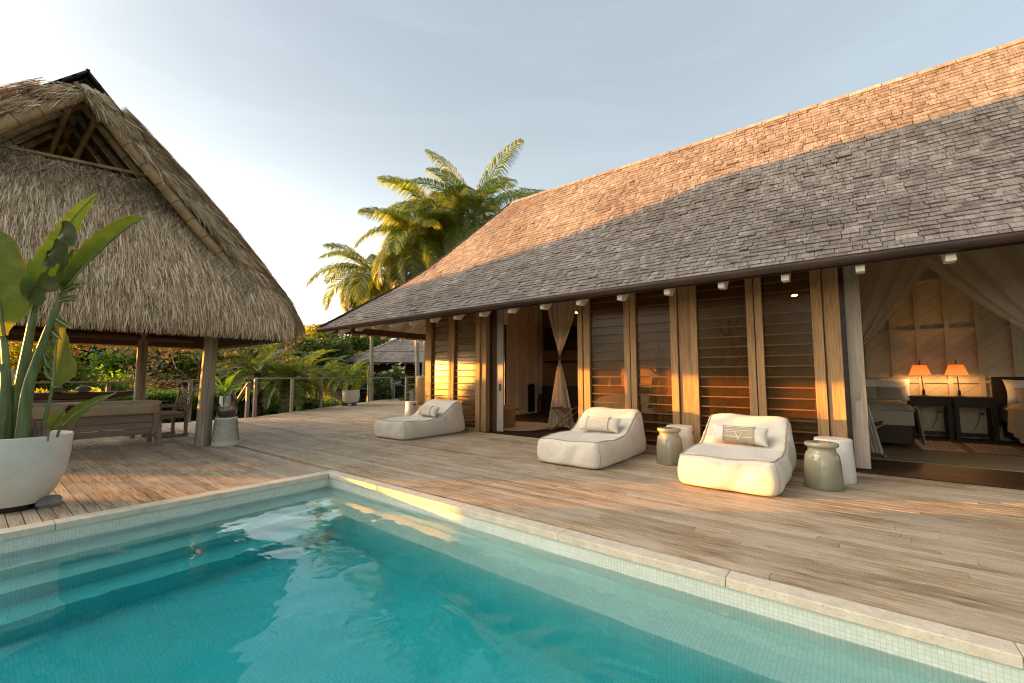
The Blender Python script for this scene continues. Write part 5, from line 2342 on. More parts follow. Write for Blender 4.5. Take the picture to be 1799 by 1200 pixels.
# tall slender palms beyond the far corner of the house
G_ = 'slender palms rising beyond the house'
kw = dict(nl=125, ll=1.0, lw=.036, group=G_, hang=.75, vee=.12)
feather_palm('slender_palm', 'lowest slender palm standing farthest left, with orange flower cluster', (13.55, 20.25, -.8), (13.22, 19.98, 6.1), 28, 3.4, RG, trunk=(.10, .085), fruit=True, els=(-.6, 1.35), droop=(1.2, 1.9), **kw)
feather_palm('slender_palm', 'middle slender palm with golden lit trunk rising just past the house end', (13.8, 16.7, -.8), (13.24, 16.43, 7.3), 28, 3.2, RG, trunk=(.115, .09), fruit=True, els=(-.6, 1.35), droop=(1.2, 1.9), **kw)
feather_palm('slender_palm', 'tallest slender palm whose crown stands directly over the roof hip', (15.9, 14.8, -.8), (15.75, 14.9, 8.8), 30, 4.2, RG, trunk=(.12, .095), els=(-.45, 1.5), droop=(1.0, 1.7), **kw)
feather_palm('slender_palm', 'slender palm crowded between the middle palm and the tallest palm', (15.0, 17.8, -.8), (14.7, 16.9, 9.1), 28, 3.5, RG, trunk=(.11, .09), els=(-.5, 1.3), droop=(1.2, 1.9), **kw)
# stout palms just beyond the railing
G_ = 'stout palms beyond the railing'
feather_palm('stout_palm', 'stout palm with shaggy trunk behind the first railing post', (7.05, 17.9, -1.0), (7.0, 17.88, 1.35), 30, 2.0, RG, 'lf_date', (.17, .15), 'bark_dark', ll=.34, lw=.022, nl=70, droop=(1.1, 1.6), els=(-.05, 1.35), group=G_, vee=.5, hang=.1, shaft=False)
feather_palm('stout_palm', 'stout palm with thick swollen trunk behind the second railing post', (7.72, 17.1, -1.0), (7.68, 17.05, 1.05), 30, 1.7, RG, 'lf_date', (.24, .18), 'bark_dark', ll=.34, lw=.024, nl=64, droop=(1.1, 1.7), els=(-.1, 1.3), group=G_, vee=.5, hang=.1, shaft=False)
feather_palm('planter_palm', 'small palm with dark slim trunk growing in the round white planter', (10.55, 17.3, .6), (10.58, 17.3, 1.25), 20, 1.25, RG, 'lf_palm', (.07, .06), 'bark_dark', ll=.30, lw=.022, nl=48, droop=(1.0, 1.7), els=(.0, 1.4), vee=.35, hang=.1, shaft=False, fr_rad=.01)
feather_palm('low_palm', 'low spiky palm growing behind the bronze cabinet', (13.4, 15.7, -.6), (13.4, 15.7, .55), 22, 1.0, RG, 'lf_yellow', (.06, .05), 'bark_dark', ll=.3, lw=.02, nl=30, droop=(.6, 1.2), els=(.1, 1.4), vee=.2, hang=.05, shaft=False, fr_rad=.01)
feather_palm('fern_palm', 'pale feathery low palm between the two stout palms', (8.2, 19.0, -.9), (8.2, 19.0, -.2), 16, 1.8, RG, 'lf_hedge', (.1, .1), 'bark_dark', ll=.34, lw=.024, nl=60, droop=(.8, 1.3), els=(.4, 1.4), vee=.3, hang=.1, shaft=False)
feather_palm('feathery_palm', 'mid green feather palm spreading behind the railing left of the round planter', (12.6, 23.5, -.9), (12.6, 23.5, 1.1), 20, 2.5, RG, 'lf_palm', (.14, .12), 'bark_dark', ll=.5, lw=.035, nl=60, droop=(1.0, 1.7), els=(-.1, 1.3), shaft=False)
feather_palm('feathery_palm', 'yellowish feather palm arching behind the second stout palm', (11.0, 22.5, -.9), (11.0, 22.5, 1.5), 20, 2.6, RG, 'lf_yellow', (.14, .12), 'bark_dark', ll=.5, lw=.035, nl=60, droop=(1.0, 1.7), els=(-.1, 1.3), shaft=False)

# plant standing in the glass vase: a few broad upright leaves
def vase_plant():
    r = thing('broadleaf_plant', 'young plant with broad upright leaves behind the glass vase', 'plant', (4.5, 13.6, 0))
    V_, T_ = [], []
    m = MB()
    b = np.array([4.42, 13.45, .80])
    m.tube([(4.42, 13.45, -.02), (4.42, 13.45, .85)], .02, 8)
    m.lathe([(.13, 0), (.17, .32), (.15, .32), (.02, .30)], (4.42, 13.45, 0), 20)
    m.build('stem', 'stalk', r)
    for i in range(9):
        az = i * 2.4
        el = 1.35 - .11 * i
        h = np.array([math.cos(az), math.sin(az), 0])
        L = .78 - .02 * i
        prev = None
        for k in range(9):
            t = k / 8
            e = el - .7 * t * t
            c = b + h * L * t * math.cos(el - .3 * t) + np.array([0, 0, 1]) * L * t * math.sin(el - .35 * t)
            w = .075 * math.sin(math.pi * min(1, .06 + .94 * t)) ** .7 + .004
            sd = np.cross(h, [0, 0, 1.]) * w
            cur = (c - sd + np.array([0, 0, w * .5]), c, c + sd + np.array([0, 0, w * .5]))
            if prev:
                V_.append([prev[0], prev[1], cur[1], cur[0]]); V_.append([prev[1], prev[2], cur[2], cur[1]])
                T_ += [.45 + .04 * (i % 5)] * 2
            prev = cur
    quads('leaf', np.array(V_), T_, 'lf_hedge', r)


vase_plant()

# clipped hedge beyond the railing
def hedge(name, label, x0, x1, y0, y1, z0, z1, n, size, mat, R, slope=0.):
    n = int(n)
    p = R.random((n, 3))
    f = R.random(n)
    top = f < .45
    p[top, 2] = 1 - R.random(top.sum()) ** 2 * .18
    fr = (f >= .45) & (f < .9)
    p[fr, 1] = R.random(fr.sum()) ** 2 * .2
    w = p * np.array([x1 - x0, y1 - y0, z1 - z0]) + np.array([x0, y0, z0])
    w[:, 1] += slope * (w[:, 0] - x0)
    w[:, 2] += .06 * np.sin(w[:, 0] * 3.1) + .05 * np.sin(w[:, 0] * 7.7 + w[:, 1] * 3)
    v, t = leaf_cloud(w, size, R, .5, tone=np.clip(R.normal(.5, .2, n) + .15 * np.sin(w[:, 0] * 2.3 + w[:, 2] * 4), 0, 1))
    r = thing(name, label, 'hedge', ((x0 + x1) / 2, y0, z0))
    m = MB()
    m.add([(x0, y0 + .15, z0), (x1, y0 + .15 + slope * (x1 - x0), z0), (x1, y1 + slope * (x1 - x0), z0), (x0, y1, z0), (x0, y0 + .25, z1 - .12), (x1, y0 + .25 + slope * (x1 - x0), z1 - .12), (x1, y1 + slope * (x1 - x0), z1 - .12), (x0, y1, z1 - .12)],
          [[0, 1, 5, 4], [1, 2, 6, 5], [2, 3, 7, 6], [3, 0, 4, 7], [4, 5, 6, 7]])
    m.build('branches', 'hill', r)
    quads('foliage', v, t, mat, r)
    return r


hedge('clipped_hedge', 'clipped green hedge behind the railing and the log posts', 2.2, 8.2, 19.0, 21.0, -1.0, .62, 26000, .12, 'lf_hedge', RG)
hedge('flowering_hedge', 'reddish green hedge under the dark topped railing behind the sofa', -2.0, 2.2, 15.2, 16.4, -1.0, .85, 16000, .11, 'lf_yellow', RG)
bush('bougainvillea', 'tall yellow-green bush with pink flowers behind the driftwood sill', 'bush', (1.25, 25.0, -.8), (2.3, 1.8, 4.0), 15000, .17, 'lf_yellow', RG, flowers=('flower_pink', 42, .15), parts=9)
bush('bougainvillea', 'spreading green bush with pink flowers left of the farther log post', 'bush', (3.3, 24.0, -.8), (1.8, 1.5, 2.7), 11000, .16, 'lf_hedge', RG, flowers=('flower_pink', 22, .14), parts=8)
for nm, lb, b, rd, n, sz, mt, fl in (
    ('leafy_bush', 'low dark bush below the railing between the stout palms and the planter', (9.3, 19.0, -.9), (1.3, .9, 1.25), 7000, .13, 'lf_dark', None),
    ('leafy_bush', 'bright green bush below the railing left of the round planter', (9.9, 18.6, -.9), (1.0, .7, 1.2), 5000, .13, 'lf_hedge', ('flower_white', 60, .07)),
    ('leafy_bush', 'low flowering bush beside the foot of the round planter', (10.6, 18.9, -.9), (1.0, .7, 1.1), 5000, .10, 'lf_yellow', ('flower_white', 90, .07)),
    ('broadleaf_bush', 'large broad leaved bush with white blooms behind the far railing', (14.2, 21.4, -.7), (1.5, 1.2, 2.1), 4200, .34, 'lf_dark', ('flower_white', 14, .4)),
    ('broadleaf_bush', 'dark broad leaved bush below the small guest house eave', (16.3, 22.2, -.7), (1.5, 1.2, 2.3), 3800, .34, 'lf_dark', ('flower_white', 8, .35)),
    ('broadleaf_bush', 'dark green bush standing in the stair opening of the far railing', (15.2, 18.2, -.9), (1.0, 1.0, 1.6), 2600, .26, 'lf_dark', None),
):
    bush(nm, lb, 'bush', b, rd, n, sz, mt, RG, flowers=fl)


# bare branching tree with russet leaves behind the posts
def bare_tree(base, label, R):
    r = thing('bare_tree', label, 'tree', base)
    m = MB()
    tips = []

    def grow(p, d, L, rad, lv):
        n = 5
        path, rr = [p], [rad]
        q = p.copy()
        for i in range(n):
            d = unit(d + R.normal(0, .16, 3) + np.array([0, 0, .02]))
            q = q + d * L / n
            path.append(q)
            rr.append(rad * (1 - .45 * (i + 1) / n))
        m.tube(path, rr, 7 if lv < 2 else 5, lv < 1)
        if lv >= 3:
            tips.append(q)
            tips.append(path[3])
            return
        for k in range(3 if lv < 2 else 3):
            nd = unit(d + R.normal(0, .62, 3) * np.array([1, 1, .7]))
            grow(path[-1 - (k % 2)], nd, L * R.uniform(.62, .82), rr[-1] * .8, lv + 1)
    b = np.array(base, float)
    for k in range(6):
        a = [-2.4, -1.9, -1.2, 2.6, .3, 1.8][k]
        # spread mostly across the view, low and wide
        h = np.array([math.cos(a + 2.47), math.sin(a + 2.47), 0])
        grow(b + R.normal(0, .1, 3) * np.array([1, 1, 0]), unit(h * .9 + np.array([0, 0, .75])), R.uniform(1.9, 2.5), .085, 0)
    m.build('trunk', 'branch', r, smooth=60)
    t = np.array(tips)
    p = np.repeat(t, 9, 0) + R.normal(0, .26, (len(t) * 9, 3))
    v, tt = leaf_cloud(p, .15, R, .6)
    quads('crown', v, tt, 'lf_orange', r)


bare_tree((6.6, 22.6, -.9), 'bare pale branched tree with russet leaves between the log posts', RG)

# trees beyond, by kind
G_ = 'garden trees beyond the deck'
for x, y, h, cr, mt, lb in (
    (14.8, 28.5, 3.6, (3.4, 3.4, 2.3), 'lf_dark', 'dark round headed tree left of the guest house roof'),
    (19.5, 36.5, 5.2, (3.4, 3.4, 2.6), 'lf_yellow', 'sunlit yellow green tree rising behind the guest house roof'),
    (15.6, 35.0, 4.0, (2.8, 2.8, 2.2), 'lf_yellow', 'yellow green tree behind the dark round headed tree'),
    (10.2, 29.5, 3.2, (3.2, 3.0, 2.0), 'lf_hedge', 'mid green tree behind the second stout palm'),
    (22.8, 34.5, 5.0, (3.3, 3.3, 2.5), 'lf_hedge', 'green tree partly hidden by the guest house roof'),
    (6.6, 30.5, 2.9, (3.0, 3.0, 2.2), 'lf_hedge', 'green tree behind the first stout palm and the thatch corner'),
):
    tree('garden_tree', lb, 'tree', (x, y, -.8), h, (0, 0, h), cr, 11, 9000, .24, mt, RG, .16, group=G_)
for x, y, h, cr, mt, lb in (
    (.6, 33.0, 3.2, (4.0, 3.0, 3.2), 'lf_dark', 'dark tree filling the view under the thatch behind the pink flowered bush'),
    (3.6, 34.0, 3.0, (3.6, 3.0, 3.0), 'lf_dark', 'dark tree behind the bare russet branches'),
    (6.9, 37.0, 3.0, (3.6, 3.0, 3.2), 'lf_dark', 'dark tree behind the two log posts'),
):
    tree('dark_tree', lb, 'tree', (x, y, -.8), h, (0, 0, h), cr, 10, 8000, .28, mt, RG, .16, group='dark trees beyond the thatch')

# the wooded hill
def hill_forest():
    R = np.random.default_rng(9)
    V_, T_ = [], []
    n = 0
    while n < 900:
        a = R.uniform(-.75, .05)
        d = 42 + 110 * R.random() ** .8
        l = d * math.tan(a)
        x, y = d * .783 + l * .6187, d * .617 - l * .7856
        z = HZ(x, y)
        rad = np.array([1, 1, .8]) * R.uniform(1.6, 3.4)
        p, t = blob_points((x, y, z + rad[2] * .7), rad, 150, R)
        tb = R.normal(0, .22)
        v, tt = leaf_cloud(p, .75, R, .6, tone=np.clip(t + tb, 0, 1))
        V_.append(v); T_.append(tt)
        n += 1
    o = quads('forest', np.concatenate(V_), np.concatenate(T_), 'lf_forest')
    o['kind'] = 'stuff'


M['lf_forest'] = leafmat('far_wood_leaves', (.02, .035, .008), (.15, .13, .03), (.6, .5, .08), .35)
hill_forest()


# ---------------------------------------------------------------- guest house
def guest_house():
    E0 = V((16.34, 27.76, 2.28))
    u, v = V((.62, -.785, 0)), V((.785, .62, 0))
    r = thing('guest_house', 'smaller shake roofed guest house beyond the far railing', 'house', tuple(E0 + u * 5 + v * 2 - V((0, 0, 2.28))))
    S = .64
    m = MB()
    P = lambda a, b, z=0: E0 + u * a + v * b + V((0, 0, z))
    W, Dp = 11.0, 7.0
    rr = MB()
    for side in range(2):
        b = -.05
        while b < Dp / 2:
            a0, a1 = b, W - b
            a = a0
            while a < a1:
                w = min(random.uniform(.16, .30), a1 - a)
                if w > .03:
                    th = .02
                    l = .24 * 1.5
                    if side == 0:
                        c = P(a + w / 2, b + l / 2, S * (b + l / 2) + .02)
                        rr.obox(c, u * (w / 2 - .006), (v + V((0, 0, S))) * l / 2 - V((0, 0, .012)), V((0, 0, .010)), min(1, max(0, random.gauss(.6, .15))))
                a += w
            b += .215
    rr.add([P(0, 0), P(0, Dp), P(Dp / 2, Dp / 2, S * Dp / 2)], [[0, 1, 2]], .5)
    rr.add([P(0, Dp), P(W, Dp), P(W - Dp / 2, Dp / 2, S * Dp / 2), P(Dp / 2, Dp / 2, S * Dp / 2)], [[0, 1, 2, 3]], .5)
    rr.add([P(W, 0), P(W, Dp), P(W - Dp / 2, Dp / 2, S * Dp / 2)], [[0, 1, 2]], .5)
    rr.add([P(0, 0, -.01), P(W, 0, -.01), P(W - Dp / 2, Dp / 2, S * Dp / 2 - .01), P(Dp / 2, Dp / 2, S * Dp / 2 - .01)], [[0, 1, 2, 3]], .4)
    rf = rr.build('roof', 'shake', r)
    c = MB()
    c.bar(P(0, 0, .03), P(Dp / 2, Dp / 2, S * Dp / 2 + .05), .16, .03, tone=.7)
    c.build('hip_cap', 'shake', rf)
    m = MB()
    m.bar(P(-.05, -.05, -.06), P(W, -.05, -.06), .1, .12)
    m.bar(P(-.05, -.05, -.06), P(-.05, Dp, -.06), .1, .12)
    m.build('gutter', 'gutter', r)
    for k in range(17):
        m = MB()
        a = .5 + k * .62
        m.bar(P(a, .04, -.17), P(a, 1.3, .45), .07, .12)
        m.build('rafter', 'white', r)
    m = MB()
    m.bar(P(1.0, 1.25, .78), P(W - 1, 1.25, .78), .1, .1)
    z0 = -3.0
    m.obox(P(W / 2, 2.2, -1.1), u * (W / 2 - 1.2), v * .05, V((0, 0, 1.9)))
    m.build('wall', 'darkwood', r)
    for a in (3.0, 3.35, 4.7, 5.1, 6.6, 7.0, 8.4):
        m = MB()
        m.obox(P(a, 1.9, -1.1), u * .09, v * .08, V((0, 0, 1.9)), random.uniform(.4, .8))
        m.build('post', 'timber_z', r)
    for a, b in ((3.42, 4.62), (5.18, 6.5)):
        m = MB()
        for k in range(22):
            m.obox(P((a + b) / 2, 2.05, -2.8 + k * .155), u * (b - a) / 2, v * .02, V((0, 0, .012)))
        m.build('louvre_window', 'tan', r)


guest_house()

# ---------------------------------------------------------------- big white bowl with a bird-of-paradise plant
BX0, BY0 = .37, 6.30
r = thing('white_bowl_planter', 'big white rounded bowl planter on the deck at the pool edge', 'planter', (BX0, BY0, 0))
m = MB()
m.lathe([(.17, .055), (.205, .06), (.212, .075), (.222, .09), (.272, .17), (.325, .32), (.352, .50), (.360, .66), (.360, .688), (.352, .694), (.336, .690), (.330, .655), (.325, .56), (.02, .55)], (BX0, BY0, 0), 72)
m.build('bowl', 'concrete', r, smooth=45)
m = MB()
m.lathe([(.328, .565), (.02, .60)], (BX0, BY0, 0), 32)
m.build('soil', 'soil', r)
m = MB()
m.lathe([(.15, 0), (.16, .055)], (BX0, BY0, 0), 24)
m.build('foot', 'black', r)
m = MB()
pillow_mesh((.585, 6.16, .045), (.10, .01, 0), (0, .07, .01), (0, 0, .055), 10, m, 3)
tag(m.build('wedge_stone', 'stone', origin=(.585, 6.16, 0), smooth=40), 'dark flat stone wedged under the big white bowl', 'stone')


def at(x, y, dep):
    """a point of the plant, measured from the photograph at its own distance"""
    return V((0, 0, H)) + (fw * 755 + rt * (x - 899.5) + up * (600 - y)) * (dep / 755)


class LeafMesh:
    def __init__(s):
        s.v, s.f, s.ac, s.al, s.t = [], [], [], [], []

    def build(s, name, parent):
        o0 = org(parent)
        me = bpy.data.meshes.new(name)
        me.from_pydata([tuple(V(p) - o0) for p in s.v], [], s.f)
        for nm, dat in (('across', s.ac), ('along', s.al)):
            a = me.attributes.new(nm, 'FLOAT', 'POINT')
            a.data.foreach_set('value', np.array(dat, dtype=np.float32))
        a = me.attributes.new('tone', 'FLOAT', 'FACE')
        a.data.foreach_set('value', np.array(s.t, dtype=np.float32))
        me.materials.append(M['lf_banana'])
        me.polygons.foreach_set('use_smooth', [True] * len(me.polygons))
        o = bpy.data.objects.new(name, me)
        COL.objects.link(o)
        o.parent = parent
        return o


def spline(pts, n):
    pts = [V(p) for p in pts]
    out = []
    P = [pts[0] * 2 - pts[1]] + pts + [pts[-1] * 2 - pts[-2]]
    k = len(pts) - 1
    for i in range(n + 1):
        t = i / n * k
        j = min(int(t), k - 1)
        f = t - j
        a, b, c, d = P[j], P[j + 1], P[j + 2], P[j + 3]
        out.append(.5 * ((2 * b) + (c - a) * f + (2 * a - 5 * b + 4 * c - d) * f * f + (3 * b - a - 3 * c + d) * f ** 3))
    return out


def blade(parent, mid, wl, wr, fold=(.35, .35), tears_l=(), tears_r=(), curl_l=(), curl_r=(), n=48, tone=.5, yaw=0., wave=.0, cup=.3, rib=True):
    """leaf blade along a midrib; wl, wr half widths (m) left and right along it; tears are positions along the leaf;
    curl_* = (from, to, angle) flaps that hang off the rib"""
    c = spline(mid, n)
    L = LeafMesh()
    vd = (c[n // 2] - V((0, 0, H))).normalized()

    def wid(w, t):
        k = t * (len(w) - 1)
        j = min(int(k), len(w) - 2)
        f = k - j
        f = f * f * (3 - 2 * f)
        return w[j] * (1 - f) + w[j + 1] * f
    for sgn, w, tears, curls, fo in ((-1, wl, tears_l, curl_l, fold[0]), (1, wr, tears_r, curl_r, fold[1])):
        cuts = [0] + sorted(tears) + [1]
        for a, b in zip(cuts[:-1], cuts[1:]):
            i0, i1 = int(round(a * n)), int(round(b * n))
            if i1 <= i0:
                continue
            base = len(L.v)
            nw = 8
            ang = 0
            for ca, cb, an in curls:
                if ca <= (a + b) / 2 <= cb:
                    ang = an
            for i in range(i0, i1 + 1):
                t = i / n
                tan = (c[min(i + 1, n)] - c[max(i - 1, 0)]).normalized()
                sd = vd.cross(tan).normalized()
                if yaw:
                    sd = Matrix.Rotation(yaw, 3, tan) @ sd
                sd = sd * sgn
                nr = sd.cross(tan).normalized()
                if nr.dot(vd) > 0:
                    nr = -nr
                ww = wid(w, t)
                # sawtooth: the outer edge of each torn strip starts further back
                loc = (i - i0) / max(1, i1 - i0)
                if len(cuts) > 2:
                    ww *= 1 - .16 * (1 - loc) * (a > 0)
                for j in range(nw + 1):
                    q = j / nw
                    th = fo * (1 - cup * q) + ang * q
                    # integrate the cross section
                    p = c[i]
                    st = 8
                    pos = V((0, 0, 0))
                    for s_ in range(j):
                        qq = (s_ + .5) / nw
                        thh = fo * (1 - 2 * cup * qq) + ang * qq
                        pos = pos + (sd * math.cos(thh) + nr * math.sin(thh)) * (ww / nw)
                    pos = pos + nr * wave * math.sin(t * 30 + sgn) * q * ww
                    # strips sweep forward along the rib towards the edge
                    pos = pos + tan * ww * .10 * q
                    L.v.append(p + pos)
                    L.ac.append(q)
                    L.al.append(t)
            m_ = nw + 1
            for i in range(i1 - i0):
                for j in range(nw):
                    L.f.append([base + i * m_ + j, base + (i + 1) * m_ + j, base + (i + 1) * m_ + j + 1, base + i * m_ + j + 1])
                    L.t.append(tone + (-.12 if ang else 0))
    o = L.build('leaf', parent)
    if not rib:
        return o
    mb = MB()
    mb.tube(c, [.010 * (1 - .8 * i / n) + .002 for i in range(n + 1)], 6)
    mb.build('midrib', 'rib', o, smooth=60)
    return o


def bird_plant():
    r = thing('banana_leaved_plant', 'large plant with torn paddle shaped leaves growing in the big white bowl', 'plant', (BX0, BY0, .58))
    d0 = 4.18
    st = MB()

    def stalk(pts, r0, r1, sq=.7):
        c = spline([at(*p) for p in pts], 26)
        m = MB()
        m.tube(c, [r0 + (r1 - r0) * (i / 26) ** .7 for i in range(27)], 12, sq=sq)
        m.build('leaf_stalk', 'stalk', r, smooth=60)
    k = d0 / 755
    # the clump of stalks rising out of the bowl
    stalk([(12, 785, 4.0), (14, 700, 4.0), (8, 610, 4.0), (3, 590, 4.0)], .045, .022)
    stalk([(25, 785, 4.05), (34, 690, 4.05), (50, 600, 4.08), (61, 540, 4.1), (66, 520, 4.1)], .055, .018)
    stalk([(8, 790, 4.2), (20, 720, 4.2), (38, 640, 4.2), (54, 560, 4.2)], .05, .02)
    stalk([(38, 785, 3.98), (48, 690, 4.0), (66, 630, 4.02), (90, 565, 4.05), (108, 520, 4.08), (118, 503, 4.1)], .055, .014)
    stalk([(-12, 790, 4.1), (-2, 700, 4.1), (-8, 640, 4.1), (-20, 590, 4.1)], .05, .02)
    stalk([(-4, 785, 3.9), (5, 720, 3.9), (8, 665, 3.9), (2, 640, 3.9)], .045, .02)
    stalk([(72, 775, 4.1), (80, 735, 4.1), (88, 700, 4.1), (91, 678, 4.1)], .024, .011)
    stalk([(100, 768, 4.12), (106, 752, 4.12), (112, 744, 4.12)], .012, .009)
    stalk([(84, 768, 4.2), (86, 758, 4.2)], .012, .009)
    # dry sheaths round the foot of the clump
    for x, w, h in ((50, 8, 45), (57, 6, 38), (64, 7, 30), (80, 6, 30), (38, 9, 55), (70, 5, 22)):
        m = MB()
        a, b = at(x, 775, 4.05), at(x + 4, 775 - h, 4.06)
        m.grid(lambda u, v: a * (1 - v) + b * v + rt * (w * k) * (u - .5) * 2 * (1 - .6 * v) - fw * .03 * math.sin(math.pi * u), 8, 6)
        m.build('dry_sheath', 'husk', r, smooth=180)
    # A: broad leaf at the left edge
    blade(r, [at(6, 590, 3.95), at(-4, 520, 3.92), at(-14, 450, 3.92), at(-30, 388, 3.96)], [.05, .20, .22, .17, .02], [.03, .215, .245, .19, .02],
          fold=(.5, .25), tears_r=(.52,), tone=.55, wave=.02)
    # leaf behind A
    blade(r, [at(52, 560, 4.22), at(36, 520, 4.25), at(22, 480, 4.28), at(4, 430, 4.32)], [.03, .10, .12, .02], [.02, .07, .05, .01], fold=(.3, .5), tone=.3)
    # B: torn leaf rising to a point, face toned pale to paint its sky sheen, dark flaps folding over from the right half
    blade(r, [at(52, 545, 4.1), at(76, 490, 4.08), at(98, 445, 4.06), at(128, 385, 4.05), at(172, 338, 4.1)],
          [.03, .13, .15, .12, .085, .05, .008], [.03, .05, .06, .07, .085, .055, .008],
          fold=(.35, -.1), tears_l=(.22, .38, .52, .60), tears_r=(.46, .58), tone=.78, wave=.03)
    for x, y, dx, dy, w0, w1 in ((100, 406, 27, 26, .03, .12), (86, 436, 24, 30, .03, .12), (76, 456, 16, 14, .03, .10), (64, 500, 38, 8, .02, .12), (50, 520, 22, 16, .03, .11)):
        blade(r, [at(x, y, 4.04), at(x + dx * .5, y + dy * .2, 3.99), at(x + dx, y + dy, 3.98)], [w0, w1, w1 * .6, .02], [w0, w1 * .6, w1 * .5, .02], n=16, tone=.0, fold=(-.7, .8), yaw=.6, rib=False)
    # C: leaf with saw-toothed upper edge, reaching right
    blade(r, [at(116, 506, 4.1), at(148, 468, 4.06), at(188, 428, 4.02), at(226, 398, 3.99), at(256, 382, 3.98)],
          [.05, .10, .14, .135, .12, .085, .01], [.012, .012, .014, .014, .012, .008, .004],
          fold=(.15, .9), tears_l=(.10, .18, .27, .36, .46, .56), tone=.30, yaw=.25)
    # rags along the stalk of C, left and right
    for x, y, dx, dy, w, tn in ((100, 530, 42, -14, .025, .25), (112, 512, 30, -18, .03, .3), (92, 555, 34, 22, .03, .35), (84, 575, 26, 24, .03, .3), (104, 524, 40, 2, .018, .25), (118, 505, 36, -4, .015, .3)):
        blade(r, [at(x, y, 4.07), at(x + dx * .5, y + dy * .5 + 1, 4.05), at(x + dx, y + dy, 4.02)], [w * .6, w, .003], [w * .6, w, .003], n=12, tone=tn, fold=(.4, .3))
    blade(r, [at(112, 518, 4.1), at(122, 496, 4.12), at(142, 452, 4.14), at(152, 438, 4.14)], [.02, .13, .10, .02], [.01, .03, .03, .01], fold=(.3, .3), tears_l=(.35, .62), tone=.8, wave=.04)
    # D: upright young leaf, its left half shredded
    blade(r, [at(92, 680, 4.1), at(95, 640, 4.1), at(99, 600, 4.1), at(105, 553, 4.12)], [.008, .03, .05, .04, .006], [.06, .155, .15, .10, .085, .05, .004], fold=(.9, .12), tone=.55)
    for y0, dx, dy in ((668, -15, -18), (650, -16, -22), (632, -17, -20), (612, -10, -20)):
        blade(r, [at(92 + (680 - y0) * .1, y0, 4.1), at(92 + dx * .6, y0 + dy * .45, 4.06), at(92 + dx, y0 + dy - 8, 4.03)], [.012, .016, .002], [.014, .022, .002], n=12, tone=.75, fold=(.2, .2))
    # E and F: two small low leaves
    blade(r, [at(86, 757, 4.2), at(94, 742, 4.2), at(103, 728, 4.2), at(110, 719, 4.22)], [.02, .05, .055, .03, .004], [.02, .05, .055, .03, .004], n=24, fold=(.2, .2), tone=.85)
    blade(r, [at(110, 748, 4.12), at(132, 728, 4.08), at(165, 708, 4.04), at(204, 690, 4.02)], [.012, .055, .065, .045, .003], [.015, .05, .045, .025, .003], n=30, fold=(.5, .6), tone=.42)


bird_plant()

# glass lantern among the plants under the thatch
r = thing('glass_lantern', 'white topped glass lantern half hidden behind the big plant stalks', 'lantern', (.45, 9.0, 0))
lp = at(19, 700, 6.6)
m = MB()
m.lathe([(.02, .30), (.16, .24), (.17, .225), (.15, .215)], (lp.x, lp.y, lp.z), 24)
m.lathe([(.03, .30), (.045, .36), (.03, .42), (.012, .46)], (lp.x, lp.y, lp.z), 16)
m.build('cap', 'ceramic_white', r, smooth=45)
m = MB()
m.lathe([(.12, -.12), (.14, 0), (.14, .21)], (lp.x, lp.y, lp.z), 24)
m.build('shade', 'vase', r, smooth=45)
m = MB()
m.lathe([(.14, -.16), (.14, -.12), (.05, -.11)], (lp.x, lp.y, lp.z), 24)
m.lathe([(.03, -lp.z), (.025, -.16)], (lp.x, lp.y, lp.z), 12)
m.build('stand', 'black', r)


# ================================================================ OUT OF FRAME: blockers added to shade the roof and the deck
SAZ = R_(55)          # the sun stands this far round from the house front
SEL = math.atan(.05)
sun_dir = V((-math.cos(SAZ) * math.cos(SEL), math.sin(SAZ) * math.cos(SEL), math.sin(SEL)))


def qa(q, a, z):
    """q across the sunlight, a towards the sun"""
    l = V((math.sin(SAZ), math.cos(SAZ), 0))
    s = V((-math.cos(SAZ), math.sin(SAZ), 0))
    return l * q + s * a + V((0, 0, z))


def sun_blocker_roof():  # unseen roof, outlined to cast the shadow edge on the house roof
    A = 25.0
    kz = lambda k: k + .05 * A
    r = thing('sun_blocker_roof', 'unseen roof on slim posts, added to shade the house roof', 'shelter', tuple(qa(9, A, 0)))
    m = MB()
    prof = [(5.2, 5.62), (8.6, 5.42), (9.1, 4.95), (10.1, 4.45), (11.3, 3.92), (12.5, 3.58), (13.6, 3.0), (15.4, 2.6)]
    low = 1.9
    for a0 in (0, 5):
        vs = [qa(q, A + a0, kz(k)) for q, k in prof] + [qa(prof[-1][0], A + a0, kz(low)), qa(prof[0][0], A + a0, kz(low))]
        m.add(vs, [list(range(len(vs)))])
    n = len(prof)
    for i in range(n - 1):
        m.add([qa(prof[i][0], A, kz(prof[i][1])), qa(prof[i + 1][0], A, kz(prof[i + 1][1])), qa(prof[i + 1][0], A + 5, kz(prof[i + 1][1])), qa(prof[i][0], A + 5, kz(prof[i][1]))], [[0, 1, 2, 3]])
    m.build('roof', 'roofwood', r)
    for q in (5.4, 15.0):
        for a in (.2, 4.8):
            p = qa(q, A + a, 0)
            m = MB()
            m.box(p.x - .08, p.x + .08, p.y - .08, p.y + .08, -1, kz(low))
            m.build('post', 'logwood', r)


sun_blocker_roof()
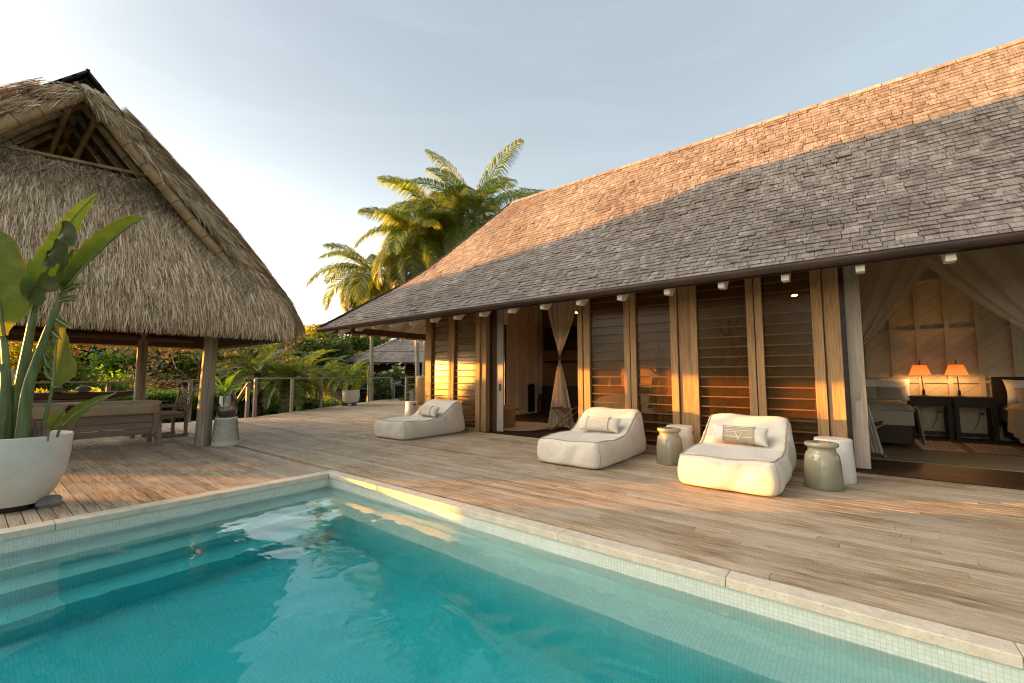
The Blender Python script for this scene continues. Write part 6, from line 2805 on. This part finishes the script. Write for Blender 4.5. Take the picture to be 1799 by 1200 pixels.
# unseen hedge, bushes and trees added to keep the low light off most of the deck
RB = np.random.default_rng(77)
for q, a, rd, h in ((-8.0, 17, 2.2, 1.7), (-5.0, 16, 2.2, 1.75), (-2.4, 17, 2.0, 1.8), (.0, 16.5, 2.0, 1.85), (1.9, 17, 1.6, 1.9), (3.3, 18, 1.2, 1.9), (6.9, 17.5, 1.5, 1.9), (11.2, 21, 1.6, 2.0), (-11, 17, 2.4, 2.2)):
    p = qa(q, a, -.8)
    bush('shading_bush', 'unseen dense bush added to keep low sun off the deck', 'bush', tuple(p), (rd, rd, h + .62), 4500, .22, 'lf_hedge', RB, group='unseen bushes added to block the low sun', parts=5)
hedge('shading_hedge', 'unseen clipped hedge added to shade the pool coping and deck', -11.0, -6.9, 14.8, 17.2, -.8, .96, 12000, .16, 'lf_hedge', RB)
for q, a in ((4.9, 17), (9.3, 18.5)):
    p = qa(q, a, -.8)
    tree('shading_tree', 'unseen round headed tree added to break up the low sun on the deck', 'tree', tuple(p), 2.5, (0, 0, 2.38), (1.25, 1.25, .62), 9, 11000, .2, 'lf_hedge', RB, .05, group='unseen small trees added to shade the deck')
bush('shading_bush', 'unseen dense bush added to keep low sun off the deck', 'bush', (-7.5, 4.0, 0), (2.5, 3, 5.2), 6000, .3, 'lf_hedge', RB, group='unseen bushes added to block the low sun', parts=9)

# ================================================================ LIGHT, SKY, RENDER
sd = bpy.data.lights.new('sun', 'SUN')
sd.energy = 3.3
sd.angle = R_(.5)
sd.color = (1, .40, .06)
so = bpy.data.objects.new('sun', sd)
COL.objects.link(so)
so.rotation_euler = sun_dir.to_track_quat('Z', 'Y').to_euler()

w = bpy.data.worlds.new('World')
SC.world = w
w.use_nodes = True
nt = w.node_tree
nt.nodes.clear()
o = nt.nodes.new('ShaderNodeOutputWorld')
bg = nt.nodes.new('ShaderNodeBackground')
sky = nt.nodes.new('ShaderNodeTexSky')
sky.sky_type = 'NISHITA'
sky.sun_disc = False
sky.sun_elevation = R_(6)
sky.sun_rotation = math.atan2(sun_dir.x, sun_dir.y)
sky.altitude = 0
sky.air_density = 1.0
sky.dust_density = 2.0
sky.ozone_density = 1.0
tc = nt.nodes.new('ShaderNodeTexCoord')
mp = nt.nodes.new('ShaderNodeMapping')
mp.inputs['Scale'].default_value = (1.2, 1.2, 7.0)
mp.inputs['Rotation'].default_value = (0, R_(10), R_(35))
nz = nt.nodes.new('ShaderNodeTexNoise')
nz.inputs['Scale'].default_value = 2.2
nz.inputs['Detail'].default_value = 7
nz.inputs['Roughness'].default_value = .58
nz.inputs['Distortion'].default_value = .5
cr = nt.nodes.new('ShaderNodeValToRGB')
cr.color_ramp.elements[0].position = .46
cr.color_ramp.elements[0].color = (0, 0, 0, 1)
cr.color_ramp.elements[1].position = .82
cr.color_ramp.elements[1].color = (1, 1, 1, 1)
hs = nt.nodes.new('ShaderNodeHueSaturation')
hs.inputs['Saturation'].default_value = .95
mx = nt.nodes.new('ShaderNodeMix')
mx.data_type = 'RGBA'
mx.blend_type = 'ADD'
cs = nt.nodes.new('ShaderNodeMix')
cs.data_type = 'RGBA'
cs.blend_type = 'MULTIPLY'
cs.inputs[0].default_value = 1
cs.inputs[7].default_value = (1.05, 1.0, .95, 1)
nt.links.new(tc.outputs['Generated'], mp.inputs['Vector'])
nt.links.new(mp.outputs[0], nz.inputs['Vector'])
nt.links.new(nz.outputs['Fac'], cr.inputs['Fac'])
nt.links.new(sky.outputs[0], hs.inputs['Color'])
nt.links.new(hs.outputs[0], cs.inputs[6])
sc_ = nt.nodes.new('ShaderNodeMath')
sc_.operation = 'MULTIPLY'
sc_.inputs[1].default_value = .10
nt.links.new(cr.outputs['Color'], sc_.inputs[0])
nt.links.new(sc_.outputs[0], mx.inputs[0])
hz_ = nt.nodes.new('ShaderNodeMix')
hz_.data_type = 'RGBA'
hz_.inputs[0].default_value = .6
hz_.inputs[7].default_value = (1.0, 1.09, 1.16, 1)
nt.links.new(cs.outputs[2], hz_.inputs[6])
nt.links.new(hz_.outputs[2], mx.inputs[6])
nt.links.new(hz_.outputs[2], mx.inputs[7])
# broad glow added to the sky on the sun side, to fill the deck
dp = nt.nodes.new('ShaderNodeVectorMath')
dp.operation = 'DOT_PRODUCT'
dp.inputs[1].default_value = tuple(V((-.722, .692, .70)).normalized())
nt.links.new(tc.outputs['Generated'], dp.inputs[0])
m0 = nt.nodes.new('ShaderNodeMath')
m0.operation = 'MAXIMUM'
m0.inputs[1].default_value = 0
nt.links.new(dp.outputs['Value'], m0.inputs[0])
m1 = nt.nodes.new('ShaderNodeMath')
m1.operation = 'POWER'
m1.inputs[1].default_value = 14.0
nt.links.new(m0.outputs[0], m1.inputs[0])
gl_ = nt.nodes.new('ShaderNodeMix')
gl_.data_type = 'RGBA'
gl_.blend_type = 'ADD'
gl_.inputs[7].default_value = (15, 13.3, 11.2, 1)
nt.links.new(m1.outputs[0], gl_.inputs[0])
nt.links.new(mx.outputs[2], gl_.inputs[6])
# pale band of haze low over the horizon, brightest towards the sun
sx_ = nt.nodes.new('ShaderNodeSeparateXYZ')
nt.links.new(tc.outputs['Generated'], sx_.inputs[0])


def wm(op, a, b):
    nd = nt.nodes.new('ShaderNodeMath')
    nd.operation = op
    for i, x in enumerate((a, b)):
        if isinstance(x, (int, float)):
            nd.inputs[i].default_value = x
        else:
            nt.links.new(x, nd.inputs[i])
    return nd.outputs[0]


low = wm('POWER', wm('SUBTRACT', 1.0, wm('ABSOLUTE', sx_.outputs[2], 0)), 5.0)
d2_ = nt.nodes.new('ShaderNodeVectorMath')
d2_.operation = 'DOT_PRODUCT'
d2_.inputs[1].default_value = (sun_dir.x, sun_dir.y, 0)
nt.links.new(tc.outputs['Generated'], d2_.inputs[0])
azf = wm('POWER', wm('MULTIPLY_ADD', d2_.outputs['Value'], .5), 2.0)
azf.node.inputs[0].links[0].from_node.inputs[2].default_value = .5
hb_ = nt.nodes.new('ShaderNodeMix')
hb_.data_type = 'RGBA'
hb_.blend_type = 'ADD'
hb_.inputs[7].default_value = (9.0, 8.5, 7.7, 1)
nt.links.new(wm('MULTIPLY', low, azf), hb_.inputs[0])
nt.links.new(gl_.outputs[2], hb_.inputs[6])
nt.links.new(hb_.outputs[2], bg.inputs['Color'])
bg.inputs['Strength'].default_value = .088
nt.links.new(bg.outputs[0], o.inputs['Surface'])

SC.render.engine = 'CYCLES'
SC.cycles.max_bounces = 10
SC.cycles.transparent_max_bounces = 16
SC.cycles.transmission_bounces = 8
SC.cycles.diffuse_bounces = 4
SC.cycles.caustics_refractive = True
SC.cycles.caustics_reflective = False
SC.cycles.blur_glossy = .5
SC.cycles.sample_clamp_indirect = 6
SC.cycles.use_denoising = True
SC.cycles.use_adaptive_sampling = False
SC.cycles.filter_width = 1.15
vs_ = SC.view_settings
vs_.view_transform = 'Standard'
vs_.look = 'None'
vs_.exposure = 2.7
vs_.gamma = 1
